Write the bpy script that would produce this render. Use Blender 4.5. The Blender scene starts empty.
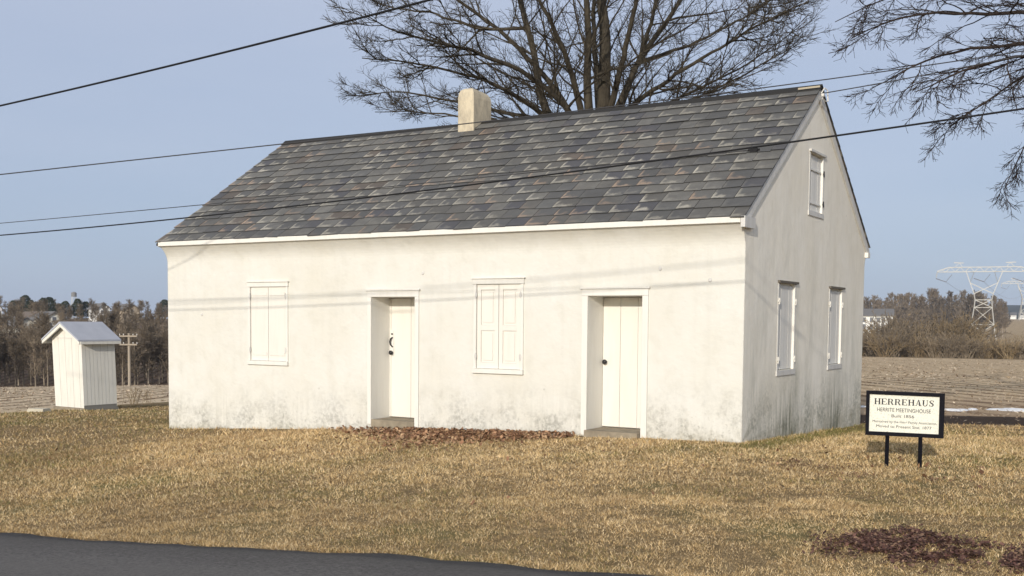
import bpy, math, random
import numpy as np
from mathutils import Vector, Matrix

# ------------------------------------------------------------------ camera, world, sun, exposure
S = bpy.context.scene
COL = S.collection
F_PX, YAW, PITCH, ROLL, PPY = 1084.96, .5469, -.0579, -.0086, 383.83
CAM = np.array([5.2119, -14.8762, 1.7101])
_fw = np.array([-math.sin(YAW), math.cos(YAW), 0.]); RT = np.array([math.cos(YAW), math.sin(YAW), 0.]); _up = np.array([0, 0, 1.])
FW = _fw*math.cos(PITCH) + _up*math.sin(PITCH)
UP = _up*math.cos(PITCH) - _fw*math.sin(PITCH)
cr, sr = math.cos(ROLL), math.sin(ROLL)
RX = RT*cr - UP*sr
UX = RT*sr + UP*cr

cam = bpy.data.cameras.new('camera'); camo = bpy.data.objects.new('camera', cam); COL.objects.link(camo)
cam.sensor_width = 36; cam.lens = F_PX*36/1024; cam.shift_y = (PPY-288)/1024
cam.clip_end = 20000; cam.clip_start = .05
camo.matrix_world = Matrix(((RX[0], UX[0], -FW[0], CAM[0]), (RX[1], UX[1], -FW[1], CAM[1]), (RX[2], UX[2], -FW[2], CAM[2]), (0, 0, 0, 1)))
S.camera = camo

SUN_EL, SUN_AZ = math.radians(16), math.radians(12.5)
W = bpy.data.worlds.new('World'); S.world = W; W.use_nodes = True
nt = W.node_tree; nt.nodes.clear()
def wn(t, **k):
    n = nt.nodes.new(t)
    for a, b in k.items(): setattr(n, a, b)
    return n
sky = wn('ShaderNodeTexSky', sky_type='NISHITA', sun_disc=False, sun_elevation=SUN_EL, sun_rotation=math.pi-SUN_AZ, air_density=1.0, dust_density=.6, ozone_density=1.6)
bg = wn('ShaderNodeBackground'); bg.inputs['Strength'].default_value = .15
out = wn('ShaderNodeOutputWorld')
tc = wn('ShaderNodeTexCoord'); sep = wn('ShaderNodeSeparateXYZ'); nt.links.new(tc.outputs['Generated'], sep.inputs[0])
# thin high cloud veil: bluish low down, paler higher up, unseen zenith whitened to take blue out of the fill, thinner towards the sun
mp = wn('ShaderNodeMapping'); mp.inputs['Scale'].default_value = (1.2, 1.2, 5); nt.links.new(tc.outputs['Generated'], mp.inputs[0])
nz = wn('ShaderNodeTexNoise'); nz.inputs['Scale'].default_value = 1.6; nz.inputs['Detail'].default_value = 5; nt.links.new(mp.outputs[0], nz.inputs['Vector'])
vc = wn('ShaderNodeMapRange'); vc.inputs[1].default_value = -.02; vc.inputs[2].default_value = .27; nt.links.new(sep.outputs['Z'], vc.inputs[0])
na = wn('ShaderNodeMath', operation='MULTIPLY_ADD'); nt.links.new(nz.outputs['Fac'], na.inputs[0]); na.inputs[1].default_value = .9; na.inputs[2].default_value = -.45
nb = wn('ShaderNodeMath', operation='ADD', use_clamp=True); nt.links.new(vc.outputs[0], nb.inputs[0]); nt.links.new(na.outputs[0], nb.inputs[1])
vcol = wn('ShaderNodeMix', data_type='RGBA'); vcol.inputs['A'].default_value = (1.92, 2.5, 3.65, 1); vcol.inputs['B'].default_value = (2.95, 3.28, 4.15, 1); nt.links.new(nb.outputs[0], vcol.inputs['Factor'])
ov2 = wn('ShaderNodeMapRange'); ov2.inputs[1].default_value = .32; ov2.inputs[2].default_value = .75; nt.links.new(sep.outputs['Z'], ov2.inputs[0])
vc2 = wn('ShaderNodeMix', data_type='RGBA'); vc2.inputs['B'].default_value = (4.3, 4.2, 4.15, 1); nt.links.new(ov2.outputs[0], vc2.inputs['Factor']); nt.links.new(vcol.outputs['Result'], vc2.inputs['A'])
dp_ = wn('ShaderNodeVectorMath', operation='DOT_PRODUCT'); nt.links.new(tc.outputs['Generated'], dp_.inputs[0]); dp_.inputs[1].default_value = (math.cos(SUN_EL)*math.sin(SUN_AZ), -math.cos(SUN_EL)*math.cos(SUN_AZ), math.sin(SUN_EL))
vf = wn('ShaderNodeMapRange'); vf.inputs[1].default_value = .1; vf.inputs[2].default_value = .8; vf.inputs[3].default_value = .88; vf.inputs[4].default_value = .3; nt.links.new(dp_.outputs['Value'], vf.inputs[0])
veil = wn('ShaderNodeMix', data_type='RGBA')
nt.links.new(vf.outputs[0], veil.inputs['Factor']); nt.links.new(sky.outputs[0], veil.inputs['A']); nt.links.new(vc2.outputs['Result'], veil.inputs['B'])
nt.links.new(veil.outputs['Result'], bg.inputs['Color']); nt.links.new(bg.outputs[0], out.inputs[0])

sl = bpy.data.lights.new('sun', 'SUN'); sl.energy = 3.1; sl.angle = math.radians(.9); sl.color = (1, .925, .81)
so = bpy.data.objects.new('sun', sl); COL.objects.link(so)
so.rotation_euler = (math.pi/2-SUN_EL, 0, SUN_AZ)
S.view_settings.view_transform = 'Standard'; S.view_settings.look = 'None'; S.view_settings.gamma = 1
S.view_settings.exposure = 0.15

# ------------------------------------------------------------------ helpers
rng = np.random.default_rng(7)
def ray(u, v):
    return FW + RX*((u-512)/F_PX) - UX*((v-PPY)/F_PX)
def at(u, v, d): return CAM + ray(u, v)*d            # point seen at pixel u,v at forward depth d

def vn(x, y, sc=1., seed=0):                          # 2-D value noise 0..1
    x = np.asarray(x)/sc + seed*17.3; y = np.asarray(y)/sc + seed*9.1
    xi = np.floor(x).astype(np.int64); yi = np.floor(y).astype(np.int64); fx = x-xi; fy = y-yi
    fx = fx*fx*(3-2*fx); fy = fy*fy*(3-2*fy)
    def h(a, b):
        n = (a*374761393 + b*668265263 + seed*974711) & 0x7fffffff
        n = ((n ^ (n >> 13))*1274126177) & 0x7fffffff
        return ((n ^ (n >> 16)) & 0xffff)/65535.
    return (h(xi, yi)*(1-fx)+h(xi+1, yi)*fx)*(1-fy) + (h(xi, yi+1)*(1-fx)+h(xi+1, yi+1)*fx)*fy
def fbm(x, y, sc, seed=0): return .5*vn(x, y, sc, seed)+.3*vn(x, y, sc/2.1, seed+1)+.2*vn(x, y, sc/4.3, seed+2)
def sstep(a, b, x):
    t = np.clip((x-a)/(b-a), 0, 1); return t*t*(3-2*t)

ROAD_Y = -8.0
def road_edge(x):                                     # the near verge bends gently away to the left
    x = np.asarray(x, float); q = np.clip(x, -4.5, 3.)
    return -8.40 + .133*(q+.0) + .0178*q*q + np.where(x < -4.5, -.0*(x+4.5), 0) + .06*np.minimum(x+4.5, 0) + .10*np.maximum(x-3, 0)
def near_h(x, y):
    xl = np.maximum(x, -14.)
    gx = np.where(x < 0, .02*xl - .0018*xl*xl + .022*np.minimum(x+14, 0), .012*np.minimum(x, 12.))
    s = np.clip(.012 + np.where(x < 0, -x, 0)*.0045, .012, .05)
    yy = np.maximum(y, ROAD_Y)
    return gx + np.where(yy < 0, s*yy, -.041*np.minimum(yy, 7)-.02*np.clip(yy-7, 0, 30))
LP = np.array([(25, -.95), (35, -1.15), (60, -2.3), (100, -4.2), (150, -7.2), (200, -5.2), (240, -2.6), (300, -.6), (400, .6), (600, 1), (1000, 0), (9000, 0)])
RP = np.array([(20, -.1), (40, -.7), (100, -1.9), (180, -3.4), (260, -5.2), (400, -6.4), (550, -6.9), (800, -3), (1000, 4), (1250, 8), (1600, 10), (2600, 46), (3600, 42), (9000, 40)])
def polar(x, y):
    dx, dy = x-CAM[0], y-CAM[1]
    a = dx*RT[0]+dy*RT[1]; b = dx*_fw[0]+dy*_fw[1]
    return np.hypot(a, b), np.degrees(np.arctan2(a, b))
def height(x, y):
    x = np.asarray(x, float); y = np.asarray(y, float)
    r, th = polar(x, y)
    zl = np.interp(r, LP[:, 0], LP[:, 1]); zr = np.interp(r, RP[:, 0], RP[:, 1])
    w = sstep(-10, 14, th); zf = zl*(1-w)+zr*w
    k = sstep(24, 48, r)
    return near_h(x, y)*(1-k) + zf*k
def lawnd(x, y):                                      # metres inside the mown lawn (negative outside)
    r, th = polar(x, y)
    R = np.interp(th, [-60, -30, -25, -17.6, 0, 16, 18, 22, 26, 60], [31, 33.5, 34.7, 44.5, 40, 23, 22.6, 23.3, 23.7, 24])
    return R + (fbm(x, y, 2.2, 5)-.5)*.9 - r
def gpt(u, v):                                        # where the ray of a pixel meets the ground
    d = ray(u, v); t = 3.
    while t < 3000:
        p = CAM+d*t
        if p[2] < height(p[0], p[1]): break
        t *= 1.004
    return np.array([p[0], p[1], float(height(p[0], p[1]))])

def mat(name, col=(.5, .5, .5), rough=.8, spec=.3, metal=0):
    m = bpy.data.materials.new(name); m.use_nodes = True
    b = m.node_tree.nodes['Principled BSDF']; b.inputs['Base Color'].default_value = (*col, 1); b.inputs['Roughness'].default_value = rough
    b.inputs['Specular IOR Level'].default_value = spec; b.inputs['Metallic'].default_value = metal
    return m
class NB:                                             # tiny node-building helper
    def __init__(s, m): s.t = m.node_tree; s.b = s.t.nodes['Principled BSDF']
    def n(s, t, ins=None, **k):
        n = s.t.nodes.new(t)
        for a, b in k.items(): setattr(n, a, b)
        for a, b in (ins or {}).items(): s.set(n.inputs[a], b)
        return n
    def set(s, i, v):
        if hasattr(v, 'is_output') or isinstance(v, bpy.types.NodeSocket): s.t.links.new(v, i)
        else: i.default_value = v
    def pos(s, scale=(1, 1, 1), obj=False):
        src = s.n('ShaderNodeTexCoord').outputs['Object'] if obj else s.n('ShaderNodeNewGeometry').outputs['Position']
        return s.n('ShaderNodeMapping', {'Vector': src, 'Scale': scale}).outputs[0]
    def noise(s, scale, vec=None, detail=4, rough=.55, dist=0):
        n = s.n('ShaderNodeTexNoise', {'Scale': scale, 'Detail': detail, 'Roughness': rough, 'Distortion': dist})
        if vec is not None: s.set(n.inputs['Vector'], vec)
        return n.outputs['Fac']
    def ramp(s, fac, a, b, lo=0., hi=1.): return s.n('ShaderNodeMapRange', {0: fac, 1: a, 2: b, 3: lo, 4: hi}).outputs[0]
    def math(s, op, a, b=0.): return s.n('ShaderNodeMath', {0: a, 1: b}, operation=op).outputs[0]
    def mix(s, f, a, b, mode='MIX'):
        n = s.n('ShaderNodeMix', data_type='RGBA', blend_type=mode); s.set(n.inputs['Factor'], f); s.set(n.inputs['A'], a); s.set(n.inputs['B'], b)
        return n.outputs['Result']
    def attr(s, name): return s.n('ShaderNodeAttribute', attribute_name=name)
    def bump(s, h, strength=.3, dist=.02, normal=None):
        n = s.n('ShaderNodeBump', {'Strength': strength, 'Distance': dist, 'Height': h})
        if normal is not None: s.set(n.inputs['Normal'], normal)
        s.t.links.new(n.outputs[0], s.b.inputs['Normal']); return n.outputs[0]
    def col(s, c): s.set(s.b.inputs['Base Color'], c)
    def rough(s, c): s.set(s.b.inputs['Roughness'], c)
def C(r, g, b): return (r, g, b, 1)

def tag(o, label=None, cat=None, group=None, kind=None):
    if label: o['label'] = label
    if cat: o['category'] = cat
    if group: o['group'] = group
    if kind: o['kind'] = kind
    return o
def empty(name, loc, rz=0, label=None, cat=None, group=None):
    o = bpy.data.objects.new(name, None); COL.objects.link(o); o.location = loc; o.rotation_euler = (0, 0, rz); o.empty_display_size = .3
    return tag(o, label, cat, group)
def copy_tree(o, parent=None):
    c = o.copy(); COL.objects.link(c)
    if parent is not None: c.parent = parent
    for ch in list(o.children): copy_tree(ch, c)
    return c
def link(name, me, m, parent=None):
    if m is not None and not me.materials: me.materials.append(m)
    o = bpy.data.objects.new(name, me); COL.objects.link(o)
    if parent is not None: o.parent = parent
    return o
class MB:
    def __init__(s): s.v = []; s.f = []; s.mi = []
    def face(s, pts, mi=0):
        i = len(s.v); s.v += [tuple(map(float, p)) for p in pts]; s.f.append(tuple(range(i, i+len(pts)))); s.mi.append(mi); return s
    def box(s, a, b, mi=0, taper=0):
        x0, y0, z0 = a; x1, y1, z1 = b; t = taper; i = len(s.v)
        s.v += [(x0, y0, z0), (x1, y0, z0), (x1, y1, z0), (x0, y1, z0), (x0+t, y0+t, z1), (x1-t, y0+t, z1), (x1-t, y1-t, z1), (x0+t, y1-t, z1)]
        for f in ((3, 2, 1, 0), (4, 5, 6, 7), (0, 1, 5, 4), (1, 2, 6, 5), (2, 3, 7, 6), (3, 0, 4, 7)): s.f.append(tuple(i+k for k in f)); s.mi.append(mi)
        return s
    def prism(s, poly, axis, a, b, mi=0):             # polygon (2-D) extruded along axis from a to b
        def P(q, t):
            return {'x': (t, q[0], q[1]), 'y': (q[0], t, q[1]), 'z': (q[0], q[1], t)}[axis]
        n = len(poly); i = len(s.v); s.v += [P(q, a) for q in poly]+[P(q, b) for q in poly]
        s.f.append(tuple(i+k for k in range(n))[::-1]); s.f.append(tuple(i+n+k for k in range(n))); s.mi += [mi, mi]
        for k in range(n): s.f.append((i+k, i+(k+1) % n, i+n+(k+1) % n, i+n+k)); s.mi.append(mi)
        return s
    def bar(s, p, q, w, d=None, mi=0):                # square bar between two points
        p = Vector(p); q = Vector(q); d = d or w; t = (q-p).normalized(); r = t.orthogonal().normalized() if abs(t.z) > .95 else t.cross(Vector((0, 0, 1))).normalized(); u = r.cross(t)
        i = len(s.v)
        for c in (p, q):
            for a, b in ((-1, -1), (1, -1), (1, 1), (-1, 1)): s.v.append(tuple(c+r*a*w/2+u*b*d/2))
        for f in ((0, 1, 2, 3), (7, 6, 5, 4), (0, 4, 5, 1), (1, 5, 6, 2), (2, 6, 7, 3), (3, 7, 4, 0)): s.f.append(tuple(i+k for k in f)); s.mi.append(mi)
        return s
    def tube(s, pts, rad, k=8, mi=0, cap=True):
        pts = [Vector(p) for p in pts]; n = len(pts); rad = [rad]*n if np.isscalar(rad) else list(rad); i = len(s.v); ref = None
        for j, p in enumerate(pts):
            t = (pts[min(j+1, n-1)]-pts[max(j-1, 0)]).normalized()
            if ref is None: ref = t.orthogonal().normalized()
            ref = (ref-t*ref.dot(t)).normalized(); b = t.cross(ref)
            for a in range(k):
                an = 2*math.pi*a/k; s.v.append(tuple(p+(ref*math.cos(an)+b*math.sin(an))*rad[j]))
        for j in range(n-1):
            for a in range(k): s.f.append((i+j*k+a, i+j*k+(a+1) % k, i+(j+1)*k+(a+1) % k, i+(j+1)*k+a)); s.mi.append(mi)
        if cap:
            s.f.append(tuple(i+a for a in range(k))[::-1]); s.f.append(tuple(i+(n-1)*k+a for a in range(k))); s.mi += [mi, mi]
        return s
    def build(s, name, m, parent=None, off=(0, 0, 0), smooth=False):
        me = bpy.data.meshes.new(name); ox, oy, oz = off
        me.from_pydata([(x-ox, y-oy, z-oz) for x, y, z in s.v], [], s.f)
        ms = m if isinstance(m, (list, tuple)) else [m]
        for q in ms: me.materials.append(q)
        if len(ms) > 1: me.polygons.foreach_set('material_index', s.mi)
        if smooth: me.polygons.foreach_set('use_smooth', [True]*len(me.polygons))
        me.update()
        return link(name, me, None, parent)
def np_mesh(name, V, Fc, mats, parent=None, col=None, smooth=False, fattr=None, linkit=True):
    """V (n,3), Fc (m,k) faces of equal size; col: per-vertex (n,3) colour attribute 'tint'."""
    me = bpy.data.meshes.new(name); n = len(V); mF, k = Fc.shape
    me.vertices.add(n); me.vertices.foreach_set('co', np.ascontiguousarray(V, np.float32).ravel())
    me.loops.add(mF*k); me.loops.foreach_set('vertex_index', np.ascontiguousarray(Fc, np.int32).ravel())
    me.polygons.add(mF); me.polygons.foreach_set('loop_start', np.arange(0, mF*k, k, dtype=np.int32)); me.polygons.foreach_set('loop_total', np.full(mF, k, np.int32))
    if smooth: me.polygons.foreach_set('use_smooth', np.ones(mF, bool))
    if col is not None:
        a = me.attributes.new('tint', 'FLOAT_COLOR', 'POINT'); c4 = np.ones((n, 4), np.float32); c4[:, :3] = col; a.data.foreach_set('color', c4.ravel())
    for nm, d in (fattr or {}).items():
        a = me.attributes.new(nm, 'FLOAT', 'POINT'); a.data.foreach_set('value', np.ascontiguousarray(d, np.float32))
    me.update(calc_edges=True)
    me.materials.append(mats)
    return link(name, me, None, parent) if linkit else me

# ------------------------------------------------------------------ materials
def tint_mat(name, rough=.85, spec=.2, var=.0, transl=0):
    m = mat(name, rough=rough, spec=spec); b = NB(m); b.col(b.attr('tint').outputs['Color'])
    return m
def stucco(name, base, dirt, gable=False):
    m = mat(name, rough=.88, spec=.25); b = NB(m); P = b.pos(); z = b.n('ShaderNodeSeparateXYZ', {0: P}).outputs
    big = b.noise(.7, P, 5, .6); mid = b.noise(3.2, P, 6, .65); fine = b.noise(26, P, 4, .6)
    st = b.noise(1, b.pos((5, 5, .32)), 6, .7); st2 = b.noise(1, b.pos((13, 13, .6)), 5, .7)
    c = b.mix(b.ramp(big, .3, .75), C(*base), C(base[0]*.93, base[1]*.91, base[2]*.86))
    c = b.mix(b.math('MULTIPLY', b.ramp(mid, .5, .75), .42 if gable else .42), c, C(base[0]*.79, base[1]*.77, base[2]*.71))
    c = b.mix(b.math('MULTIPLY', b.ramp(st, .5, .72), .24 if gable else .13), c, C(base[0]*.62, base[1]*.61, base[2]*.56))
    # mildew rising from the ground, broken into vertical streaks
    zz = b.math('SUBTRACT', z[2], b.math('MULTIPLY', z[0], .045))
    low = b.ramp(zz, 1.15 if gable else .95, .0); lowm = b.math('POWER', low, 1.2)
    blot = b.math('MULTIPLY', b.ramp(b.noise(1.5, P, 6, .72), .43, .58), b.ramp(b.noise(15, P, 5, .75), .36, .56))
    pat = b.math('MULTIPLY', b.ramp(b.noise(1.1, b.pos((1, 1, .35)), 3), .40, .56), b.ramp(b.math('ADD', st2, b.math('MULTIPLY', b.math('SUBTRACT', b.noise(16, P, 5, .7), .5), .5)), .40, .60))
    if gable: pat = b.math('MULTIPLY', b.math('MAXIMUM', b.math('MULTIPLY', pat, .75), blot), .8)
    if not gable: pat = b.math('MAXIMUM', b.math('MULTIPLY', pat, .4), blot)
    c = b.mix(b.math('MULTIPLY', b.math('MULTIPLY', lowm, pat), 1.0 if gable else .85), c, C(*dirt))
    sp = b.math('MULTIPLY', b.ramp(b.noise(19, P, 5, .7), .56, .68), b.ramp(zz, .55, .02))
    c = b.mix(b.math('MULTIPLY', sp, .8), c, C(.16, .15, .12))
    band = b.math('MULTIPLY', b.ramp(zz, .2, -.02), b.ramp(b.noise(4, P, 4, .7), .35, .6))
    c = b.mix(b.math('MULTIPLY', band, .55), c, C(.33, .30, .22))
    dots = b.n('ShaderNodeTexVoronoi', {'Vector': P, 'Scale': 1.5}).outputs['Distance']
    c = b.mix(b.math('MULTIPLY', b.ramp(dots, .034, .018), .5), c, C(.36, .34, .3))
    if gable:
        c = b.mix(b.math('MULTIPLY', b.ramp(b.noise(1, b.pos((2.4, 1.9, .4)), 6, .7), .50, .7), b.ramp(z[2], 3.4, .2, .05, .55)), c, C(.40, .40, .34))
        for yc, hw in ((2.15, .75), (4.95, .6)):      # green-black run-off stains below the two lower windows
            near = b.ramp(b.math('ABSOLUTE', b.math('SUBTRACT', b.math('ADD', z[1], b.math('MULTIPLY', b.math('SUBTRACT', b.noise(2.5, P, 4), .5), .8)), yc)), hw, hw*.3)
            rn = b.math('MULTIPLY', near, b.math('MULTIPLY', b.ramp(z[2], 1.0, .1), b.ramp(b.noise(1, b.pos((9, 9, .7)), 5, .7), .38, .6)))
            c = b.mix(b.math('MULTIPLY', rn, .85), c, C(.12, .13, .09))
    b.col(c)
    h = b.math('ADD', b.math('MULTIPLY', b.noise(2.0, P, 3), 1.6), b.math('ADD', b.math('MULTIPLY', b.noise(9, P, 3), .35), b.math('MULTIPLY', fine, .16)))
    bev = b.n('ShaderNodeBevel', {'Radius': .025}, samples=3).outputs[0]
    b.bump(h, .28 if gable else .5, .03, bev)
    return m
M_FRONT = stucco('white_stucco', (.715, .708, .672), (.17, .165, .14))
M_GABLE = stucco('weathered_gable_stucco', (.90, .865, .79), (.15, .16, .12), True)
def paint(name, col, wear=.25, planks=0):
    m = mat(name, col, .55, .35); b = NB(m); P = b.pos()
    n = b.noise(1, b.pos((9, 9, 1.1)), 5, .65); n2 = b.noise(30, P, 4)
    c = b.mix(b.math('MULTIPLY', b.ramp(n, .45, .8), wear), C(*col), C(col[0]*.66, col[1]*.63, col[2]*.57))
    b.col(b.mix(b.math('MULTIPLY', b.ramp(n2, .6, .75), wear*.5), c, C(col[0]*.7, col[1]*.68, col[2]*.62)))
    bev = b.n('ShaderNodeBevel', {'Radius': .008}, samples=2).outputs[0]
    b.bump(b.noise(1, b.pos((60, 60, 4)), 3), .12, .004, bev); return m
M_TRIM = paint('white_trim_paint', (.76, .745, .70))
M_DOOR = paint('white_door_paint', (.76, .735, .68), .18)
M_GTRIM = paint('grey_weathered_trim', (.64, .63, .61), .5)
M_GSHUT = paint('grey_white_shutter_paint', (.74, .73, .70), .4)
M_IRON = mat('black_iron', (.02, .02, .022), .5, .4)
M_STONE = mat('step_stone', rough=.9); b = NB(M_STONE); P = b.pos(); b.col(b.mix(b.noise(7, P, 5), C(.13, .105, .075), C(.42, .36, .27))); b.bump(b.noise(18, P, 5), .6, .02)
M_CHIM = mat('cream_chimney_stucco', rough=.9); b = NB(M_CHIM); P = b.pos(); b.col(b.mix(b.ramp(b.noise(4.5, b.pos((1, 1, .45)), 6, .72), .42, .68), C(.62, .54, .40), C(.40, .35, .27))); b.bump(b.noise(14, P, 4), .4, .02)
# slates: colour per slate, pale leached bands on two edges of many of them
M_SLATE = mat('slate', rough=.62, spec=.35); b = NB(M_SLATE)
uv = b.n('ShaderNodeUVMap', uv_map='UVMap').outputs[0]; su = b.n('ShaderNodeSeparateXYZ', {0: uv}).outputs
P = b.pos(); tc_ = b.attr('tint'); r1 = b.n('ShaderNodeAttribute', attribute_name='pale').outputs['Fac']
nd = b.math('MULTIPLY', b.math('SUBTRACT', b.noise(6.5, P, 4, .65), .5), 1.15); nd2 = b.math('MULTIPLY', b.math('SUBTRACT', b.noise(13, P, 4, .65), .5), .7)
bot = b.ramp(b.math('ADD', su[1], nd), .36, .10); bot = b.math('MULTIPLY', bot, b.ramp(b.math('ADD', su[0], nd), .85, .45)); bot = b.math('MULTIPLY', bot, b.ramp(b.math('ADD', su[1], b.math('MULTIPLY', nd2, .5)), .0, .12))
lef = b.ramp(b.math('ADD', su[0], b.math('MULTIPLY', nd2, .45)), .17, .04); lef = b.math('MULTIPLY', lef, b.ramp(b.math('ADD', su[1], nd), .95, .55))
msk = b.math('MULTIPLY', b.math('MAXIMUM', bot, lef), r1)
c = b.mix(b.math('MULTIPLY', b.ramp(b.noise(8, P, 5, .65), .35, .7), .45), tc_.outputs['Color'], C(.075, .072, .068))
pale = b.attr('palecol').outputs['Color']
c = b.mix(b.math('MULTIPLY', msk, .92), c, pale)
c = b.mix(b.math('MULTIPLY', b.ramp(b.noise(1.1, P, 5, .7), .45, .72), .4), c, C(.045, .045, .045))
b.col(c); b.bump(b.noise(1, b.pos((9, 22, 22)), 4), .5, .012)
M_RIDGE = mat('dark_ridge_metal', (.018, .017, .016), .6)
def bark(name, a, c_, sc=6):
    m = mat(name, rough=.95, spec=.1); b = NB(m); P = b.pos((1, 1, .25)); oi = b.n('ShaderNodeObjectInfo').outputs['Random']
    c = b.mix(b.ramp(b.noise(sc, P, 5, .7), .3, .7), C(*a), C(*c_)); k = b.ramp(oi, 0, 1, .75, 1.3)
    b.col(b.mix(1., c, b.n('ShaderNodeCombineXYZ', {0: k, 1: k, 2: k}).outputs[0], 'MULTIPLY')); b.bump(b.noise(sc*3, P, 4, .7), .7, .03)
    return m
M_BARK = bark('tree_bark', (.020, .017, .014), (.080, .068, .050))
M_BARK2 = bark('overhanging_tree_bark', (.028, .021, .019), (.08, .062, .055))
M_WOOD = bark('wood_tree_bark', (.13, .105, .08), (.36, .30, .23), 1.2)
M_TWIG = bark('wood_tree_twigs', (.125, .10, .075), (.26, .21, .155), .8)
M_BRUSH = bark('brush_stems', (.20, .15, .09), (.34, .26, .16), .8)
M_BRUSH2 = bark('grey_brush_stems', (.15, .12, .09), (.27, .22, .16), .8)
M_PINE = mat('evergreen_needles', rough=.8); b = NB(M_PINE); b.col(b.mix(b.noise(1.4, b.pos(), 4), C(.015, .022, .010), C(.05, .065, .03)))

# ------------------------------------------------------------------ ground
M_GROUND = mat('ground', rough=.95, spec=.1); b = NB(M_GROUND); P = b.pos()
ld = b.attr('lawnd').outputs['Fac']; zone = b.attr('tint').outputs['Color']
th = b.mix(b.ramp(b.noise(9, P, 6, .7), .3, .7), C(.12, .082, .042), C(.36, .26, .14))
th = b.mix(b.ramp(b.noise(.45, P, 4), .5, .7), th, C(.17, .155, .065))
soil = b.mix(b.ramp(b.noise(5, P, 6, .75), .3, .72), zone, b.mix(.75, zone, C(1.65, 1.55, 1.42), 'MULTIPLY'))
RDIR = (math.cos(.66), math.sin(.66), 0)
ru = b.n('ShaderNodeVectorMath', {0: P, 1: RDIR}, operation='DOT_PRODUCT').outputs['Value']
rsn = b.math('SINE', b.math('ADD', b.math('MULTIPLY', ru, 2*math.pi/1.52), b.math('MULTIPLY', b.noise(.35, P, 3), 5)))
rows_ = b.n('ShaderNodeTexWave', {'Vector': b.n('ShaderNodeMapping', {'Vector': P, 'Rotation': (0, 0, math.radians(68))}).outputs[0], 'Scale': .42, 'Distortion': 2.5, 'Detail': 3, 'Detail Scale': 1.2}, wave_profile='SIN').outputs['Fac']
soil = b.mix(b.math('MULTIPLY', b.math('MULTIPLY', b.ramp(rsn, -.2, .8), b.ramp(b.noise(.25, P, 4), .3, .6, .35, 1)), b.ramp(ld, -2, -5)), soil, b.mix(1., soil, C(.42, .37, .34), 'MULTIPLY'))
soil = b.mix(b.ramp(b.math('ADD', b.attr('bank').outputs['Fac'], b.math('MULTIPLY', b.math('SUBTRACT', b.noise(1.6, P, 6, .75), .5), 2.2)), .35, .75), soil, b.mix(b.noise(8, P, 5), C(.03, .02, .015), C(.10, .07, .05)))
lm = b.ramp(b.math('ADD', ld, b.math('MULTIPLY', b.math('SUBTRACT', b.noise(2.5, P, 5, .7), .5), 1.2)), -.12, .12)
b.col(b.mix(lm, soil, th))
b.bump(b.math('ADD', b.noise(14, P, 6, .75), b.math('MULTIPLY', b.noise(3, P, 4), 1.5)), .8, .06)
nth = 560
ths = np.concatenate([np.radians(np.linspace(-36, 36, 420)), np.radians(np.linspace(36, 324, 142)[1:-1])])
rs = np.concatenate([[.0, 1.5, 3], np.geomspace(4.5, 60, 150), np.geomspace(60, 7500, 130)[1:]])
TH, RR = np.meshgrid(ths, rs)
ax = RR*np.sin(TH); bx_ = RR*np.cos(TH)
GX = CAM[0]+ax*RT[0]+bx_*_fw[0]; GY = CAM[1]+ax*RT[1]+bx_*_fw[1]
GZ = height(GX, GY)
ldv = lawnd(GX, GY)
r_, th_ = polar(GX, GY)
GZ = GZ + (fbm(GX, GY, 1.6, 3)-.5)*.05*sstep(0, 1.5, GY-road_edge(GX))*(r_ < 60)
bank = sstep(-3.6, -2.9, ldv)*sstep(0.35, -.35, ldv)*sstep(8, 16, th_)
field = np.array([.50, .40, .27]); fieldL = np.array([.52, .43, .31]); dark = np.array([.055, .038, .028]); leaf = np.array([.155, .115, .085]); tan = np.array([.40, .31, .19]); brush = np.array([.22, .165, .105]); hill = np.array([.035, .045, .04])
colr = np.empty(GX.shape+(3,)); wR = sstep(-5, 10, th_)[..., None]
colr[:] = fieldL*(1-wR)+field*wR
def lay(c, w): colr[:] = colr*(1-w[..., None]) + c*w[..., None]
lay(np.array([.34, .25, .175]), .75*sstep(48, 24, r_)*wR[..., 0])
lay(leaf, sstep(128, 148, r_)*(1-wR[..., 0]))
lay(brush, sstep(165, 185, r_)*wR[..., 0]); lay(tan, sstep(430, 500, r_)*wR[..., 0]); lay(hill, sstep(1350, 1450, r_))
nR, nT = GX.shape; idx = np.arange(nR*nT).reshape(nR, nT); nx = np.roll(idx, -1, 1)
Fg = np.stack([idx[:-1], nx[:-1], nx[1:], idx[1:]], -1).reshape(-1, 4)[:, ::-1]
g = np_mesh('ground', np.stack([GX, GY, GZ], -1).reshape(-1, 3), Fg, M_GROUND, None, colr.reshape(-1, 3), True, {'lawnd': ldv.ravel(), 'bank': bank.ravel()})
tag(g, 'ground of mown lawn, ploughed field and far hillside', 'ground', kind='structure')

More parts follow.
